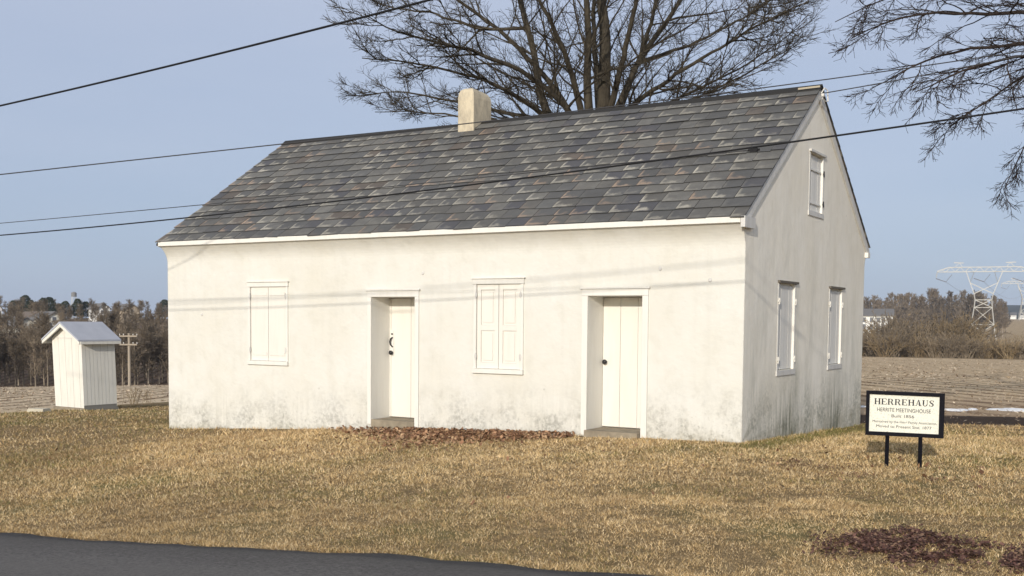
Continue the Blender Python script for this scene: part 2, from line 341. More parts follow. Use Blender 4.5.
# road: one slightly crowned asphalt sheet with a ragged edge
M_ROAD = mat('asphalt', rough=.85, spec=.3); b = NB(M_ROAD); P = b.pos()
ac = b.attr('across').outputs['Fac']
c = b.mix(b.ramp(b.noise(28, P, 6, .9), .32, .68), C(.045, .042, .041), C(.225, .213, .205))
c = b.mix(b.math('MULTIPLY', b.ramp(b.noise(1, b.pos((.25, 1.6, 1)), 4), .4, .7), .5), c, C(.155, .147, .14)); c = b.mix(b.ramp(b.math('ADD', ac, b.math('MULTIPLY', b.noise(1.5, P, 4), .5)), 1.2, .2), c, b.mix(1., c, C(.55, .54, .54), 'MULTIPLY')); b.col(c)
b.bump(b.noise(110, P, 4, .8), .9, .012)
xs = np.linspace(-70, 60, 520); V = []; ys = [ROAD_Y, -8.02, -8.25, -8.6, -9.6, -11, -12.5, -14, -15.5, -15.6]
for j, y in enumerate(ys):
    yy = road_edge(xs)+(y-ROAD_Y) + (fbm(xs, xs*0, .35, 11)-.5)*(.2 if j in (0, 1, 8, 9) else 0) + (fbm(xs, xs*0, 1.3, 12)-.5)*.2*(j < 2)
    dz = .022 - (.06 if j in (0, 9) else 0) + .03*math.sin(math.pi*min(max((j-1)/7, 0), 1))
    V.append(np.stack([xs, yy, height(xs, road_edge(xs))+dz], -1))
V = np.array(V); i2 = np.arange(V.shape[0]*V.shape[1]).reshape(V.shape[:2])
Fr = np.stack([i2[:-1, :-1], i2[1:, :-1], i2[1:, 1:], i2[:-1, 1:]], -1).reshape(-1, 4)
tag(np_mesh('road', V.reshape(-1, 3), Fr, M_ROAD, smooth=True, fattr={'across': np.repeat([ROAD_Y-y for y in ys], len(xs))}), 'dark asphalt road along the lawn', 'road', kind='structure')

# ------------------------------------------------------------------ meetinghouse
L, WD, ZE, ZR, OV, REC = 11.854, 6.89, 3.205, 5.648, .195, .555
HC = (-L/2, WD/2, -.3)
house = empty('meetinghouse', HC, 0, 'long white stuccoed meetinghouse with grey slate roof and two recessed front doors', 'house')
DOORS = [(-6.712, -5.776, -.06, 2.102), (-2.483, -1.574, .01, 2.102)]
WINS = [(-9.60, -8.71, .93, 2.30), (-4.53, -3.69, .93, 2.30)]
GW = [(1.52, 2.42, .98, 2.33, .09), (4.41, 5.30, .98, 2.33, .09), (3.02, 3.86, 3.58, 4.53, .09)]
# front wall with openings and a plaster cove under the eave
wall = MB()
hol = [(x0, x1, z0, z1, REC+.02) for x0, x1, z0, z1 in DOORS] + [(x0, x1, z0, z1, .05) for x0, x1, z0, z1 in WINS]
def panel(mb, us, vs, P, holes, inner, mi, top=None):
    for a in range(len(us)-1):
        u0, u1 = us[a], us[a+1]; um = (u0+u1)/2
        if top: vv = [v for v in vs if v < min(top(u0), top(u1))-.02]
        else: vv = vs
        for k in range(len(vv)-1):
            v0, v1 = vv[k], vv[k+1]; vm = (v0+v1)/2
            if any(h[0] < um < h[1] and h[2] < vm < h[3] for h in holes): continue
            mb.face([P(u0, v0, 0), P(u1, v0, 0), P(u1, v1, 0), P(u0, v1, 0)], mi)
        if top: mb.face([P(u0, vv[-1], 0), P(u1, vv[-1], 0), P(u1, top(u1), 0), P(u0, top(u0), 0)], mi)
    for h in holes:
        u0, u1, v0, v1, d = h
        mb.face([P(u0, v0, 0), P(u0, v0, d), P(u0, v1, d), P(u0, v1, 0)], inner); mb.face([P(u1, v0, d), P(u1, v0, 0), P(u1, v1, 0), P(u1, v1, d)], inner)
        mb.face([P(u0, v1, 0), P(u0, v1, d), P(u1, v1, d), P(u1, v1, 0)], inner); mb.face([P(u0, v0, d), P(u0, v0, 0), P(u1, v0, 0), P(u1, v0, d)], inner)
        mb.face([P(u0, v0, d), P(u1, v0, d), P(u1, v1, d), P(u0, v1, d)], inner)
us = sorted({-L, 0., *[q for h in hol for q in h[:2]]}); vs = sorted({-1.1, 2.78, *[q for h in hol for q in h[2:4]]})
panel(wall, us, vs, lambda u, v, d: (u, d, v), hol, 1, 0)
cove = [(-OV*(t**2.2), 2.78+.34*t) for t in np.linspace(0, 1, 9)]
for (y0, z0), (y1, z1) in zip(cove[:-1], cove[1:]): wall.face([(-L, y0, z0), (0, y0, z0), (0, y1, z1), (-L, y1, z1)])
for x in (-L, 0):                                     # cove ends
    wall.face([(x, 0, 3.12)]+[(x, y, z) for y, z in cove], 2 if x == 0 else 0)
    wall.face([(x, WD, 3.12)]+[(x, WD-y, z) for y, z in cove], 2 if x == 0 else 0)
for (y0, z0), (y1, z1) in zip(cove[:-1], cove[1:]): wall.face([(0, WD-y0, z0), (-L, WD-y0, z0), (-L, WD-y1, z1), (0, WD-y1, z1)])
wall.face([(0, WD, -1.1), (-L, WD, -1.1), (-L, WD, 2.78), (0, WD, 2.78)])
slope = (ZR-ZE)/(WD/2+OV)
rt = lambda y: ZE - .05 + slope*(min(y, WD-y)+OV)
gys = sorted({0., WD, WD/2, *[q for h in GW for q in h[:2]]}); gzs = sorted({-1.1, 3.12, *[q for h in GW for q in h[2:4]]})
panel(wall, gys, gzs, lambda u, v, d: (-d, u, v), GW, 2, 2, rt)
panel(wall, [0., WD/2, WD], [-1.1, 3.12], lambda u, v, d: (-L+d, WD-u, v), [], 0, 0, rt)
wall.build('wall', [M_FRONT, M_TRIM, M_GABLE], house, HC)
# eave fascia, rake boards, eave returns
mb = MB(); mb.box((-L-.005, -OV-.035, 3.112), (-.004, -OV+.02, ZE-.012)); mb.build('fascia', M_TRIM, house, HC); mb = MB(); mb.box((-L-.005, WD+OV-.02, 3.112), (-.004, WD+OV+.035, ZE-.012)); mb.build('fascia', M_TRIM, house, HC)
dsl = math.hypot(1, slope)
for sgn in (0, 1):
    fy = (lambda y: y) if sgn == 0 else (lambda y: WD-y)
    mb = MB(); z_ = lambda y: ZE + slope*(y+OV)
    poly = [(fy(-OV+.12), z_(-OV+.12)-.20), (fy(WD/2), ZR-.20), (fy(WD/2), ZR-.035), (fy(-OV-.02), z_(-OV-.02)-.035), (fy(-OV-.02), z_(-OV)-.10)]
    mb.prism(poly, 'x', .003, .035); mb.build('rake_board', M_GTRIM, house, HC)
    mb = MB(); mb.prism(poly, 'x', -L-.035, -L-.003); mb.build('rake_board', M_GTRIM, house, HC)
mb = MB(); mb.box((.004, -OV-.045, 3.045), (.07, .20, 3.20)); mb.build('eave_return', M_GTRIM, house, HC)
mb = MB(); mb.box((.004, WD-.02, 3.0), (.07, WD+OV-.05, 3.10)); mb.build('eave_return', M_TRIM, house, HC)

# slates, each a thin tilted piece; one mesh per roof slope
def slates(front):
    V, Fq, cols, pal, uvs, pcs = [], [], [], [], [], []
    SL = math.hypot(WD/2+OV, ZR-ZE); NC = 15; e = SL/NC
    oy, oz = (-OV-.03, ZE-.02); ty, tz = (WD/2+OV)/SL, (ZR-ZE)/SL; ny, nz_ = -tz, ty
    base = [(.100, .101, .101), (.086, .087, .089), (.116, .114, .109), (.094, .091, .086), (.128, .125, .117), (.078, .079, .081)]
    for kx in range(NC+1):
        x = -L-.085 - rng.uniform(0, .4); wave = .012*math.sin(kx*1.7)
        if kx == NC: e_top = .5
        while x < .055:
            w = rng.uniform(.27, .43); x0 = max(x, -L-.085); x1 = min(x+w-.008, .055); x += w
            if .055-x < .13: x1 = .055; x = 1
            if x1-x0 < .06: continue
            if kx == NC: continue
            s0 = kx*e + rng.normal(0, .010) + wave*0; s1 = min((kx+1)*e+.07, SL+.01); tilt = rng.normal(0, .008)
            sag = -.05*math.sin(math.pi*np.clip((x0+L)/L, 0, 1))*math.sin(math.pi*(kx+.5)/NC)*.6
            c = np.array(base[rng.integers(len(base))])*rng.uniform(.98, 1.3)
            q = rng.random()
            if q < .05: c = np.array([.13, .108, .092])*rng.uniform(.8, 1.1)
            elif q < .13: c = np.array([.075, .076, .088])
            cl = float(fbm(np.array([x0*.35]), np.array([kx*1.3]), .9, 91)[0]); p = rng.uniform(.55, 1.) if rng.random() < np.clip(.25+1.5*(cl-.25), .3, .95) else rng.uniform(0, .3)
            pc = np.array([.46, .43, .365])*rng.uniform(.7, 1.1) if rng.random() < np.clip(1.45-1.25*float(vn(np.array([x0*.6]), np.array([kx*2.]), 1.3, 95)[0]), .2, .95) else np.array([.42, .31, .23])*rng.uniform(.75, 1.05)
            i = len(V)
            t1, t0 = .012, .002; lift = .018+abs(rng.normal(0, .003))
            for xx, s, hgt, uu, vv in ((x0, s0, lift, 0, 0), (x1, s0+tilt, lift, 1, 0), (x1, s1, .003, 1, 1.2), (x0, s1, .003, 0, 1.2), (x0, s0, lift-t1, 0, 0), (x1, s0+tilt, lift-t1, 1, 0), (x1, s1, -.006, 1, 1), (x0, s1, -.006, 0, 1)):
                Y = oy+ty*s+ny*hgt; Z = oz+tz*s+nz_*hgt+sag
                if not front: Y = WD-Y
                V.append((xx, Y, Z)); uvs.append((uu if front else 1-uu, vv)); pcs.append(pc)
            low = i+4
            cols += [c]*4+[c*.3]*4; pal += [p]*4+[0]*4
            for f in ((0, 1, 2, 3), (4, 5, 1, 0), (5, 6, 2, 1), (7, 4, 0, 3)): Fq.append([i+k for k in f])
    V = np.array(V)-np.array(HC); Fq = np.array(Fq)
    # split the butt faces off so their dark edge does not bleed into the top
    VV = V[Fq].reshape(-1, 3); ff = np.arange(len(VV)).reshape(-1, 4); cl = np.array(cols)[Fq]; side = np.arange(len(Fq)) % 4 != 0
    cl[side] = cl[side].min(axis=1, keepdims=True)
    pl = np.array(pal)[Fq]; pl[side] = 0
    if not front: ff = ff[:, ::-1]
    o = np_mesh('slate_roof', VV, ff, M_SLATE, house, cl.reshape(-1, 3), False, {'pale': pl.ravel()})
    me = o.data; a = me.attributes.new('palecol', 'FLOAT_COLOR', 'POINT'); c4 = np.ones((len(VV), 4), np.float32); c4[:, :3] = np.array(pcs)[Fq].reshape(-1, 3); a.data.foreach_set('color', c4.ravel())
    ul = me.uv_layers.new(name='UVMap'); lv = np.empty(len(me.loops), np.int32); me.loops.foreach_get('vertex_index', lv)
    ul.data.foreach_set('uv', np.array(uvs)[Fq].reshape(-1, 2)[lv].astype(np.float32).ravel())
slates(True); slates(False)
# under-roof boarding so nothing shows through the joints
mb = MB(); zd = .03
for s in (0, 1):
    f = (lambda y: y) if s == 0 else (lambda y: WD-y)
    mb.prism([(f(-OV-.02), ZE-.085), (f(WD/2), ZR-.125), (f(WD/2), ZR-.075), (f(-OV-.02), ZE-.038)], 'x', -L-.07, .002)
mb.build('roof_boarding', mat('dark_board', (.05, .045, .04), .9), house, HC)
mb = MB(); xs_ = np.linspace(-L-.09, .06, 16)
for x0, x1 in zip(xs_[:-1], xs_[1:]):
    f = lambda x: -.03*math.sin(math.pi*np.clip((x+L)/L, 0, 1))
    a, c = f(x0), f(x1); yc = WD/2
    for s in (-1, 1):
        i = len(mb.v)
        pr = [(s*.13, -.095), (s*.13, -.055), (0, .045), (0, 0)]
        for x, d in ((x0, a), (x1, c)): mb.v += [(x, yc+y, ZR+z+d) for y, z in pr]
        for k in range(4): mb.f.append((i+k, i+(k+1) % 4, i+4+(k+1) % 4, i+4+k)); mb.mi.append(0)
mb.build('ridge_cap', M_RIDGE, house, HC)
mb = MB(); mb.bar((-.30, WD/2-.16, ZR-.03), (.06, WD/2-.14, ZR-.02), .02, .03); mb.build('ridge_batten', mat('pale_batten', (.42, .37, .28), .8), house, HC)
# chimney with weathered, rounded cap
mb = MB(); cx0, cx1, cy0, cy1 = -7.055, -6.685, 3.13, 3.765
rings = [(0, 5.0), (0, 6.10), (.012, 6.19), (.04, 6.25), (.09, 6.285), (.15, 6.295)]
for j, (t, z) in enumerate(rings):
    mb.v += [(cx0+t, cy0+t*.8, z), (cx1-t, cy0+t*.8, z), (cx1-t, cy1-t*1.5, z-.02*(j > 1)), (cx0+t, cy1-t*1.5, z-.02*(j > 1))]
    if j:
        for k in range(4): mb.f.append((4*(j-1)+k, 4*(j-1)+(k+1) % 4, 4*j+(k+1) % 4, 4*j+k)); mb.mi.append(0)
mb.f.append(tuple(4*(len(rings)-1)+k for k in range(4))); mb.mi.append(0)
mb.build('chimney', M_CHIM, house, HC)
# white wire bracket at the peak
mb = MB(); px_ = .06
mb.tube([(px_, WD/2-.06, ZR-.12), (px_+.03, WD/2+.02, ZR-.02), (px_+.06, WD/2+.10, ZR-.05), (px_+.06, WD/2+.14, ZR-.22), (px_+.05, WD/2+.03, ZR-.24), (px_+.05, WD/2-.16, ZR-.22)], .011, 6); mb.tube([(px_+.02, WD/2-.1, ZR-.16), (px_+.06, WD/2-.1, ZR-.16)], .03, 8)
mb.build('cable_bracket', M_TRIM, house, HC)

def planks(mb, x0, x1, z0, z1, y0, y1, n, gap=.004):
    w = (x1-x0)/n
    for k in range(n): mb.box((x0+k*w+gap/2, y0+(.002 if k % 2 else 0), z0), (x0+(k+1)*w-gap/2, y1, z1))
for di, (x0, x1, z0, z1) in enumerate(DOORS):
    fr = MB(); cw = .085 if di == 0 else .10                # flat casing on the wall face with a thin cap
    fr.box((x0-cw, -.022, z0-.05), (x0-.002, -.002, z1+.002)); fr.box((x1+.002, -.022, z0-.05), (x1+cw, -.002, z1+.002)); fr.box((x0-cw, -.024, z1+.004), (x1+cw, -.002, z1+.105)); fr.box((x0-cw-.025, -.045, z1+.107), (x1+cw+.025, -.002, z1+.135))
    fo = fr.build('door_frame', M_TRIM, house, HC)
    d = MB(); w = x1-x0
    if di == 0: planks(d, x0+.03, x1-.03, z0+.05, z1-.01, REC-.045, REC, 2); d.box((x0+.002, REC-.055, z0+.05), (x0+.03, REC, z1-.003)); d.box((x1-.03, REC-.055, z0+.05), (x1-.002, REC, z1-.003))
    else: planks(d, x0+.004, x1-.004, z0+.05, z1-.01, REC-.045, REC, 3)
    do = d.build('door', M_DOOR, house, HC)
    kx = x0+.06 if di == 0 else x0+.06
    kz = 1.13 if di == 0 else 1.08
    k = MB(); k.tube([(kx, REC-.05, kz), (kx, REC-.075, kz), (kx, REC-.08, kz), (kx, REC-.105, kz), (kx, REC-.12, kz)], [.022, .016, .034, .04, .018], 12); k.build('knob', M_IRON, do, (0, 0, 0), True)
    if di == 0:
        k = MB(); k.box((kx-.033, REC-.052, kz-.06), (kx+.033, REC-.047, kz+.40)); k.build('latch_plate', M_TRIM, do)
        k = MB(); k.tube([(kx+.01, REC-.06, kz+.10), (kx-.012, REC-.09, kz+.14), (kx-.02, REC-.1, kz+.19), (kx-.005, REC-.09, kz+.25), (kx+.012, REC-.06, kz+.27)], [.012, .011, .012, .014, .012], 8); k.tube([(kx, REC-.05, kz+.33), (kx, REC-.065, kz+.33)], .017, 8); k.build('pull_handle', M_IRON, do, (0, 0, 0), True)
    if di: pass
    st = MB(); st.box((x0+.003, -.03 if di == 0 else -.12, z0-.17), (x1-.003, REC-.004, z0+.035), taper=.006)
    if di == 0: st.box((x0-.02, -.10, z0-.34), (x1+.02, .0, z0-.10), taper=.012)
    else: st.box((x0-.08, -.16, z0-.36), (x1+.04, .0, z0-.10), taper=.012)
    st.build('door_step', M_STONE, house, HC)
for ch in house.children:                              # door hardware was laid out in world space: bring it into the house's frame
    for k in ch.children: k.location = (-HC[0], -HC[1], -HC[2])

for wi, (x0, x1, z0, z1) in enumerate(WINS):
    f = MB(); cw = .055
    f.box((x0-cw, -.02, z0-.003), (x0-.002, -.002, z1+.002)); f.box((x1+.002, -.02, z0-.003), (x1+cw, -.002, z1+.002)); f.box((x0-cw-.012, -.03, z1+.004), (x1+cw+.012, -.002, z1+.085)); f.box((x0-cw-.03, -.05, z1+.087), (x1+cw+.03, -.002, z1+.105))
    fo = f.build('window_frame', M_TRIM, house, HC)
    sl_ = MB(); sl_.box((x0-cw-.01, -.05, z0-.075), (x1+cw+.01, .0, z0-.005)); sl_.build('sill', M_TRIM, fo)
    mid = (x0+x1)/2
    for a, c in ((x0+.006, mid-.004), (mid+.004, x1-.006)):
        s = MB(); y0, y1 = .004, .034
        if wi == 0:
            s.box((a, y0, z0+.004), (c, y1, z1-.004))
            for q in (z0+.10, z1-.16): s.box((a+.03, y0-.006, q), (c-.03, y0-.001, q+.06))
        else:
            r = .075; s.box((a, y0, z0+.004), (a+r, y1, z1-.004)); s.box((c-r, y0, z0+.004), (c, y1, z1-.004))
            for q0, q1 in ((z0+.004, z0+.10), (z0+.62, z0+.71), (z1-.09, z1-.004)): s.box((a+r+.001, y0, q0), (c-r-.001, y1, q1))
            for q0, q1 in ((z0+.101, z0+.619), (z0+.711, z1-.091)):
                s.box((a+r+.001, y0+.017, q0), (c-r-.001, y1, q1)); s.box((a+r+.035, y0+.007, q0+.035), (c-r-.035, y0+.016, q1-.035))
        so_ = s.build('shutter', M_DOOR, fo)
    for hx in (x0-.004, x1+.004):
        for hz in (z0+.2, z1-.17):
            h = MB(); h.tube([(hx, -.022, hz-.055), (hx, -.022, hz+.055)], .011, 6); h.box((hx-.02, -.026, hz-.03), (hx+.02, -.021, hz+.03)); h.build('hinge', M_GTRIM, fo)
    for k in fo.children: k.location = (-HC[0], -HC[1], -HC[2])
M_DRIPCAP = mat('dark_drip_cap', (.13, .115, .095), .8)  # dark brown-grey, for the caps of the two lower gable windows
for wi, (y0, y1, z0, z1, d) in enumerate(GW):
    f = MB(); top = wi == 2
    f.box((-d+.002, y1-.055, z0), (.008, y1+.006, z1)); f.box((-d+.002, y0-.006, z0), (.006, y0+.045, z1)); f.box((-d+.002, y0+.0455, z0), (-d+.03, y1-.0555, z0+.008)); f.box((-d+.002, y0+.0455, z1-.032), (-d+.03, y1-.0555, z1))
    fo = f.build('window_frame', M_TRIM, house, HC)
    k = MB(); k.box((-.02, y0-.03, z1+.004), (.04, y1+.05, z1+.04)); k.build('drip_cap', M_DRIPCAP if not top else M_GTRIM, fo)
    k = MB(); k.box((-d+.004, y0-.03, z0-.085), (.018, y1+.02, z0-.004)); k.build('sill', M_GTRIM, fo)
    s = MB(); sx = -.035
    n = 4; w = (y1-y0-.104)/n
    for q in range(n): s.box((-d+.004, y0+.048+q*w+.002, z0+.01), (sx+(.003 if q % 2 else 0), y0+.048+(q+1)*w-.002, z1-.035))
    if top:
        for q in (z0+.12, z1-.28): s.box((sx+.004, y0+.1, q), (sx+.022, y1-.1, q+.03))
    s.build('shutter', M_GSHUT, fo)
    for hz in (z0+.16, z1-.28):
        for hy in ((y1-.03,) if top else (y0+.02, y1-.03)):
            h = MB(); h.tube([(.018, hy, hz-.05), (.018, hy, hz+.05)], .012, 6); h.box((.009, hy-.04, hz-.014), (.02, hy+.03, hz+.014)); h.build('hinge', M_TRIM if not top else M_IRON, fo)
    for k in fo.children: k.location = (-HC[0], -HC[1], -HC[2])
for x, z in ((-5.62, 2.50), (-.52, 2.32), (-10.9, 1.78), (-1.3, 2.5)):      # tie-rod discs
    k = MB(); k.tube([(x, .0, z), (x, -.012, z)], [.03, .02], 10); k.build('wall_tie', M_GTRIM, house, HC)

# ------------------------------------------------------------------ sign
sp = gpt(902.5, 467.2); sx0, sx1 = gpt(886.5, 466), gpt(919.5, 468.4)
sdepth = float((sp-CAM)@FW)
rz = math.radians(3)
sign = empty('notice_sign', sp, rz, 'white historical notice sign in a black frame on two posts in the lawn', 'sign')
def sl_(u, v):                                         # pixel -> sign-plane coordinates
    n = np.array([math.sin(rz), -math.cos(rz), 0]); d = ray(u, v); t = ((sp-CAM)@n)/(d@n); p = CAM+d*t-sp
    return p@np.array([math.cos(rz), math.sin(rz), 0]), p[2]
TLx, TLz = sl_(866.8, 390.4); TRx, TRz = sl_(944.8, 393.6); BLx, BLz = sl_(865.6, 434.6); BRx, BRz = sl_(943.4, 438.4)
def SP(s, t, y):                                       # s,t in 0..1 over the framed board
    x = (TLx*(1-s)+TRx*s)*t+(BLx*(1-s)+BRx*s)*(1-t); z = (TLz*(1-s)+TRz*s)*t+(BLz*(1-s)+BRz*s)*(1-t); return (x, y, z)
def slab(mb, s0, s1, t0, t1, ya, yb):
    i = len(mb.v)
    for y in (ya, yb): mb.v += [SP(s0, t0, y), SP(s1, t0, y), SP(s1, t1, y), SP(s0, t1, y)]
    for f in ((0, 1, 2, 3), (7, 6, 5, 4), (0, 4, 5, 1), (1, 5, 6, 2), (2, 6, 7, 3), (3, 7, 4, 0)): mb.f.append(tuple(i+k for k in f)); mb.mi.append(0)
fw_, fh_ = .045, .075
M_SIGNBLK = mat('black_sign_frame', (.006, .006, .010), .75, .15)
M_SIGNW = mat('sign_board_paint', rough=.6); b = NB(M_SIGNW); P = b.pos(); b.col(b.mix(b.ramp(b.noise(60, P, 5, .7), .5, .72), C(.78, .77, .68), C(.5, .5, .42)))
mb = MB(); slab(mb, 0, fw_, 0, 1, -.03, .03); slab(mb, 1-fw_*1.3, 1, 0, 1, -.03, .03); slab(mb, fw_+.0005, 1-fw_*1.3-.0005, 0, fh_*1.15, -.03, .03); slab(mb, fw_+.0005, 1-fw_*1.3-.0005, 1-fh_, 1, -.03, .03); mb.build('frame', M_SIGNBLK, sign)
mb = MB(); slab(mb, fw_, 1-fw_*1.3, fh_*1.1, 1-fh_*.98, -.008, .012); mb.build('board', M_SIGNW, sign)
for (u, v), (u2, v2) in (((886.5, 466), (887.2, 434)), ((919.8, 468.4), (920.3, 436.5))):
    xa, za = sl_(u, v); xb, zb = sl_(u2, v2); mb = MB(); mb.bar((xa, .01, za-.25), (xb, .01, zb+.03), .033, .033); mb.build('post', M_SIGNBLK, sign)
M_INK = mat('black_lettering', (.02, .02, .03), .6)
def glyph(ch):
    Q = []
    R = lambda x0, y0, x1, y1: Q.append([(x0, y0), (x1, y0), (x1, y1), (x0, y1)])
    def stem(x, w=.21, top=True, bot=True):
        R(x, 0, x+w, 1)
        if bot: R(x-.08, 0, x-.001, .07); R(x+w+.001, 0, x+w+.08, .07)
        if top: R(x-.08, .93, x-.001, 1); R(x+w+.001, .93, x+w+.08, 1)
    def strip(pts, ws):
        for (a, c), w0, w1 in zip(zip(pts[:-1], pts[1:]), ws[:-1], ws[1:]):
            Q.append([(a[0]-w0/2, a[1]), (a[0]+w0/2, a[1]), (c[0]+w1/2, c[1]), (c[0]-w1/2, c[1])])
    def arc(cx, cy, rx, ry, a0, a1, wx, wy, n=10):
        for k in range(n):
            p = [math.radians(a0+(a1-a0)*q/n) for q in (k, k+1)]
            Q.append([(cx+rx*math.cos(p[0]), cy+ry*math.sin(p[0])), (cx+rx*math.cos(p[1]), cy+ry*math.sin(p[1])), (cx+(rx-wx)*math.cos(p[1]), cy+(ry-wy)*math.sin(p[1])), (cx+(rx-wx)*math.cos(p[0]), cy+(ry-wy)*math.sin(p[0]))])
    if ch == 'H': stem(.09); stem(.68); R(.301, .47, .679, .55); w = 1.
    if ch == 'E':
        stem(.09); R(.381, .93, .80, 1); R(.72, .72, .80, .929); R(.301, .47, .6, .54); R(.54, .38, .6, .469); R(.54, .541, .6, .63); R(.381, 0, .83, .07); R(.75, .071, .83, .3); w = .9
    if ch == 'R':
        stem(.09); R(.381, .93, .5, 1); R(.301, .46, .5, .53); arc(.5, .73, .32, .27, -90, 90, .2, .07); Q.append([(.48, .46), (.68, .46), (.90, 0), (.68, 0)]); R(.901, 0, .98, .07); w = 1.
    if ch == 'A':
        Q.append([(.12, .0), (.2, .0), (.52, 1), (.44, 1)]); Q.append([(.62, 0), (.86, 0), (.58, 1), (.44, 1)]); R(.28, .28, .68, .35); R(.03, 0, .119, .07); R(.201, 0, .28, .07); R(.54, 0, .619, .07); R(.861, 0, .95, .07); w = .98
    if ch == 'U':
        R(.09, .3, .30, 1); R(.01, .93, .089, 1); R(.301, .93, .38, 1); R(.70, .3, .78, 1); R(.62, .93, .699, 1); R(.781, .93, .86, 1); arc(.435, .3, .345, .32, 180, 360, .15, .09, 12); w = .9
    if ch == 'S':
        P_ = [(.70, .80), (.62, .93), (.42, .965), (.2, .88), (.17, .72), (.3, .58), (.5, .48), (.65, .36), (.66, .18), (.5, .05), (.3, .03), (.12, .2)]
        W_ = [.06, .07, .08, .13, .18, .2, .22, .2, .17, .12, .07, .06]
        for k in range(len(P_)-1):
            a, c = P_[k], P_[k+1]; tx, ty = c[0]-a[0], c[1]-a[1]; l = math.hypot(tx, ty); nx_, ny_ = -ty/l, tx/l
            Q.append([(a[0]+nx_*W_[k]/2, a[1]+ny_*W_[k]/2), (a[0]-nx_*W_[k]/2, a[1]-ny_*W_[k]/2), (c[0]-nx_*W_[k+1]/2, c[1]-ny_*W_[k+1]/2), (c[0]+nx_*W_[k+1]/2, c[1]+ny_*W_[k+1]/2)])
        R(.68, .70, .74, .99); R(.08, .0, .14, .3); w = .82
    return Q, w
adv = 0; allq = []
for ch in 'HERREHAUS':
    Q, w = glyph(ch); allq += [[(x+adv, y) for x, y in q] for q in Q]; adv += w+.06
mb = MB(); k = 0
for q in allq:
    k += 1; mb.face([SP(.105+.775*x/adv, .70+.135*y, -.0105-.00005*(k % 7)) for x, y in q])
mb.build('title_lettering', M_INK, sign)
def textline(body, s0, s1, t0, t1):
    cu = bpy.data.curves.new('lettering', 'FONT'); cu.body = body; cu.size = 1;  tmp = bpy.data.objects.new('lettering', cu); COL.objects.link(tmp)
    bpy.context.view_layer.update(); me = bpy.data.meshes.new_from_object(tmp); bpy.data.objects.remove(tmp); bpy.data.curves.remove(cu)
    co = np.array([v.co[:] for v in me.vertices]); x0, x1 = co[:, 0].min(), co[:, 0].max(); 
    for v, c in zip(me.vertices, co): v.co = SP(s0+(s1-s0)*(c[0]-x0)/(x1-x0), t0+(t1-t0)*c[1]/.73, -.0108)
    me.materials.clear(); link('lettering', me, M_INK, sign)
textline('HERRITE MEETINGHOUSE', .145, .835, .545, .635)
textline('Built 1856', .335, .625, .42, .49)
textline('Maintained by the Herr Family Association,', .09, .915, .295, .35)
textline('Moved to Present Site, 1877', .14, .85, .185, .25)

# ------------------------------------------------------------------ outhouse
oc = gpt(85.5, 410.5)
OSC = 1.10
oh = empty('outhouse', (oc[0]-.66*OSC, oc[1]+.54*OSC, oc[2]), math.radians(-2), 'small leaning white board outhouse with pale gabled roof at the lawn edge', 'outhouse')
oh.scale = (OSC,)*3
OW, OD, OH, OP = .66, .54, 2.02, 2.40
sh = lambda x, z: x - .05*z + (.03*z/2 if x < 0 else 0)*-1
M_OW = paint('outhouse_white_boards', (.76, .74, .68), .35); b = NB(M_OW)
mb = MB(); n = 9
def q4(mb, pts): mb.face(pts)
for k in range(n):                                     # vertical boards, each slightly apart
    for y, sg in ((-OD, -1), (OD, 1)):
        x0 = -OW+2*OW*k/n+.0003; x1 = -OW+2*OW*(k+1)/n-.0003; zt = lambda x: OH+(OP-OH)*(1-abs(x)/OW)-.02
        y2 = y+sg*(.004 if k % 2 else 0)
        xs2 = [x0, x1] if not (x0 < 0 < x1) else [x0, 0, x1]
        mb.face([(sh(x0, .06), y2, .06), (sh(x1, .06), y2, .06)]+[(sh(x, zt(x)), y2, zt(x)) for x in xs2[::-1]])
    for x, sg in ((-OW, -1), (OW, 1)):
        y0 = -OD+2*OD*k/n+.001; y1 = -OD+2*OD*(k+1)/n-.001; dx = sg*(.004 if k % 2 else 0)
        zb = .06 if sg < 0 else .13
        mb.face([(sh(x, zb)+dx, y0, zb), (sh(x, zb)+dx, y1, zb), (sh(x, OH)+dx, y1, OH), (sh(x, OH)+dx, y0, OH)])
mb.build('wall', M_OW, oh)
mb = MB(); c = OW-.008
i = 0
bt = [(sh(-c, .03), -OD+.01, .03), (sh(c, .03), -OD+.01, .03), (sh(c, .03), OD-.01, .03), (sh(-c, .03), OD-.01, .03)]; tp = [(sh(-c, OH), -OD+.01, OH), (sh(c, OH), -OD+.01, OH), (sh(c, OH), OD-.01, OH), (sh(-c, OH), OD-.01, OH)]
mb.v += bt+tp
for f in ((3, 2, 1, 0), (4, 5, 6, 7), (0, 1, 5, 4), (1, 2, 6, 5), (2, 3, 7, 6), (3, 0, 4, 7)): mb.f.append(f); mb.mi.append(0)
mb.box((-OW-.02, -OD-.02, -.3), (OW+.02, OD+.02, .035))
mb.build('inner_frame', mat('grey_timber', (.22, .21, .19), .9), oh)
mb = MB(); mb.box((-OW-.06, -OD-.05, -.2), (OW+.02, -OD+.02, .055)); mb.build('base_sill', M_STONE, oh)
M_OR = mat('pale_grey_roofing', rough=.6); b = NB(M_OR); P = b.pos(); b.col(b.mix(b.noise(3, P, 4), C(.34, .36, .42), C(.46, .48, .54)))
sl2 = (OP-OH)/OW
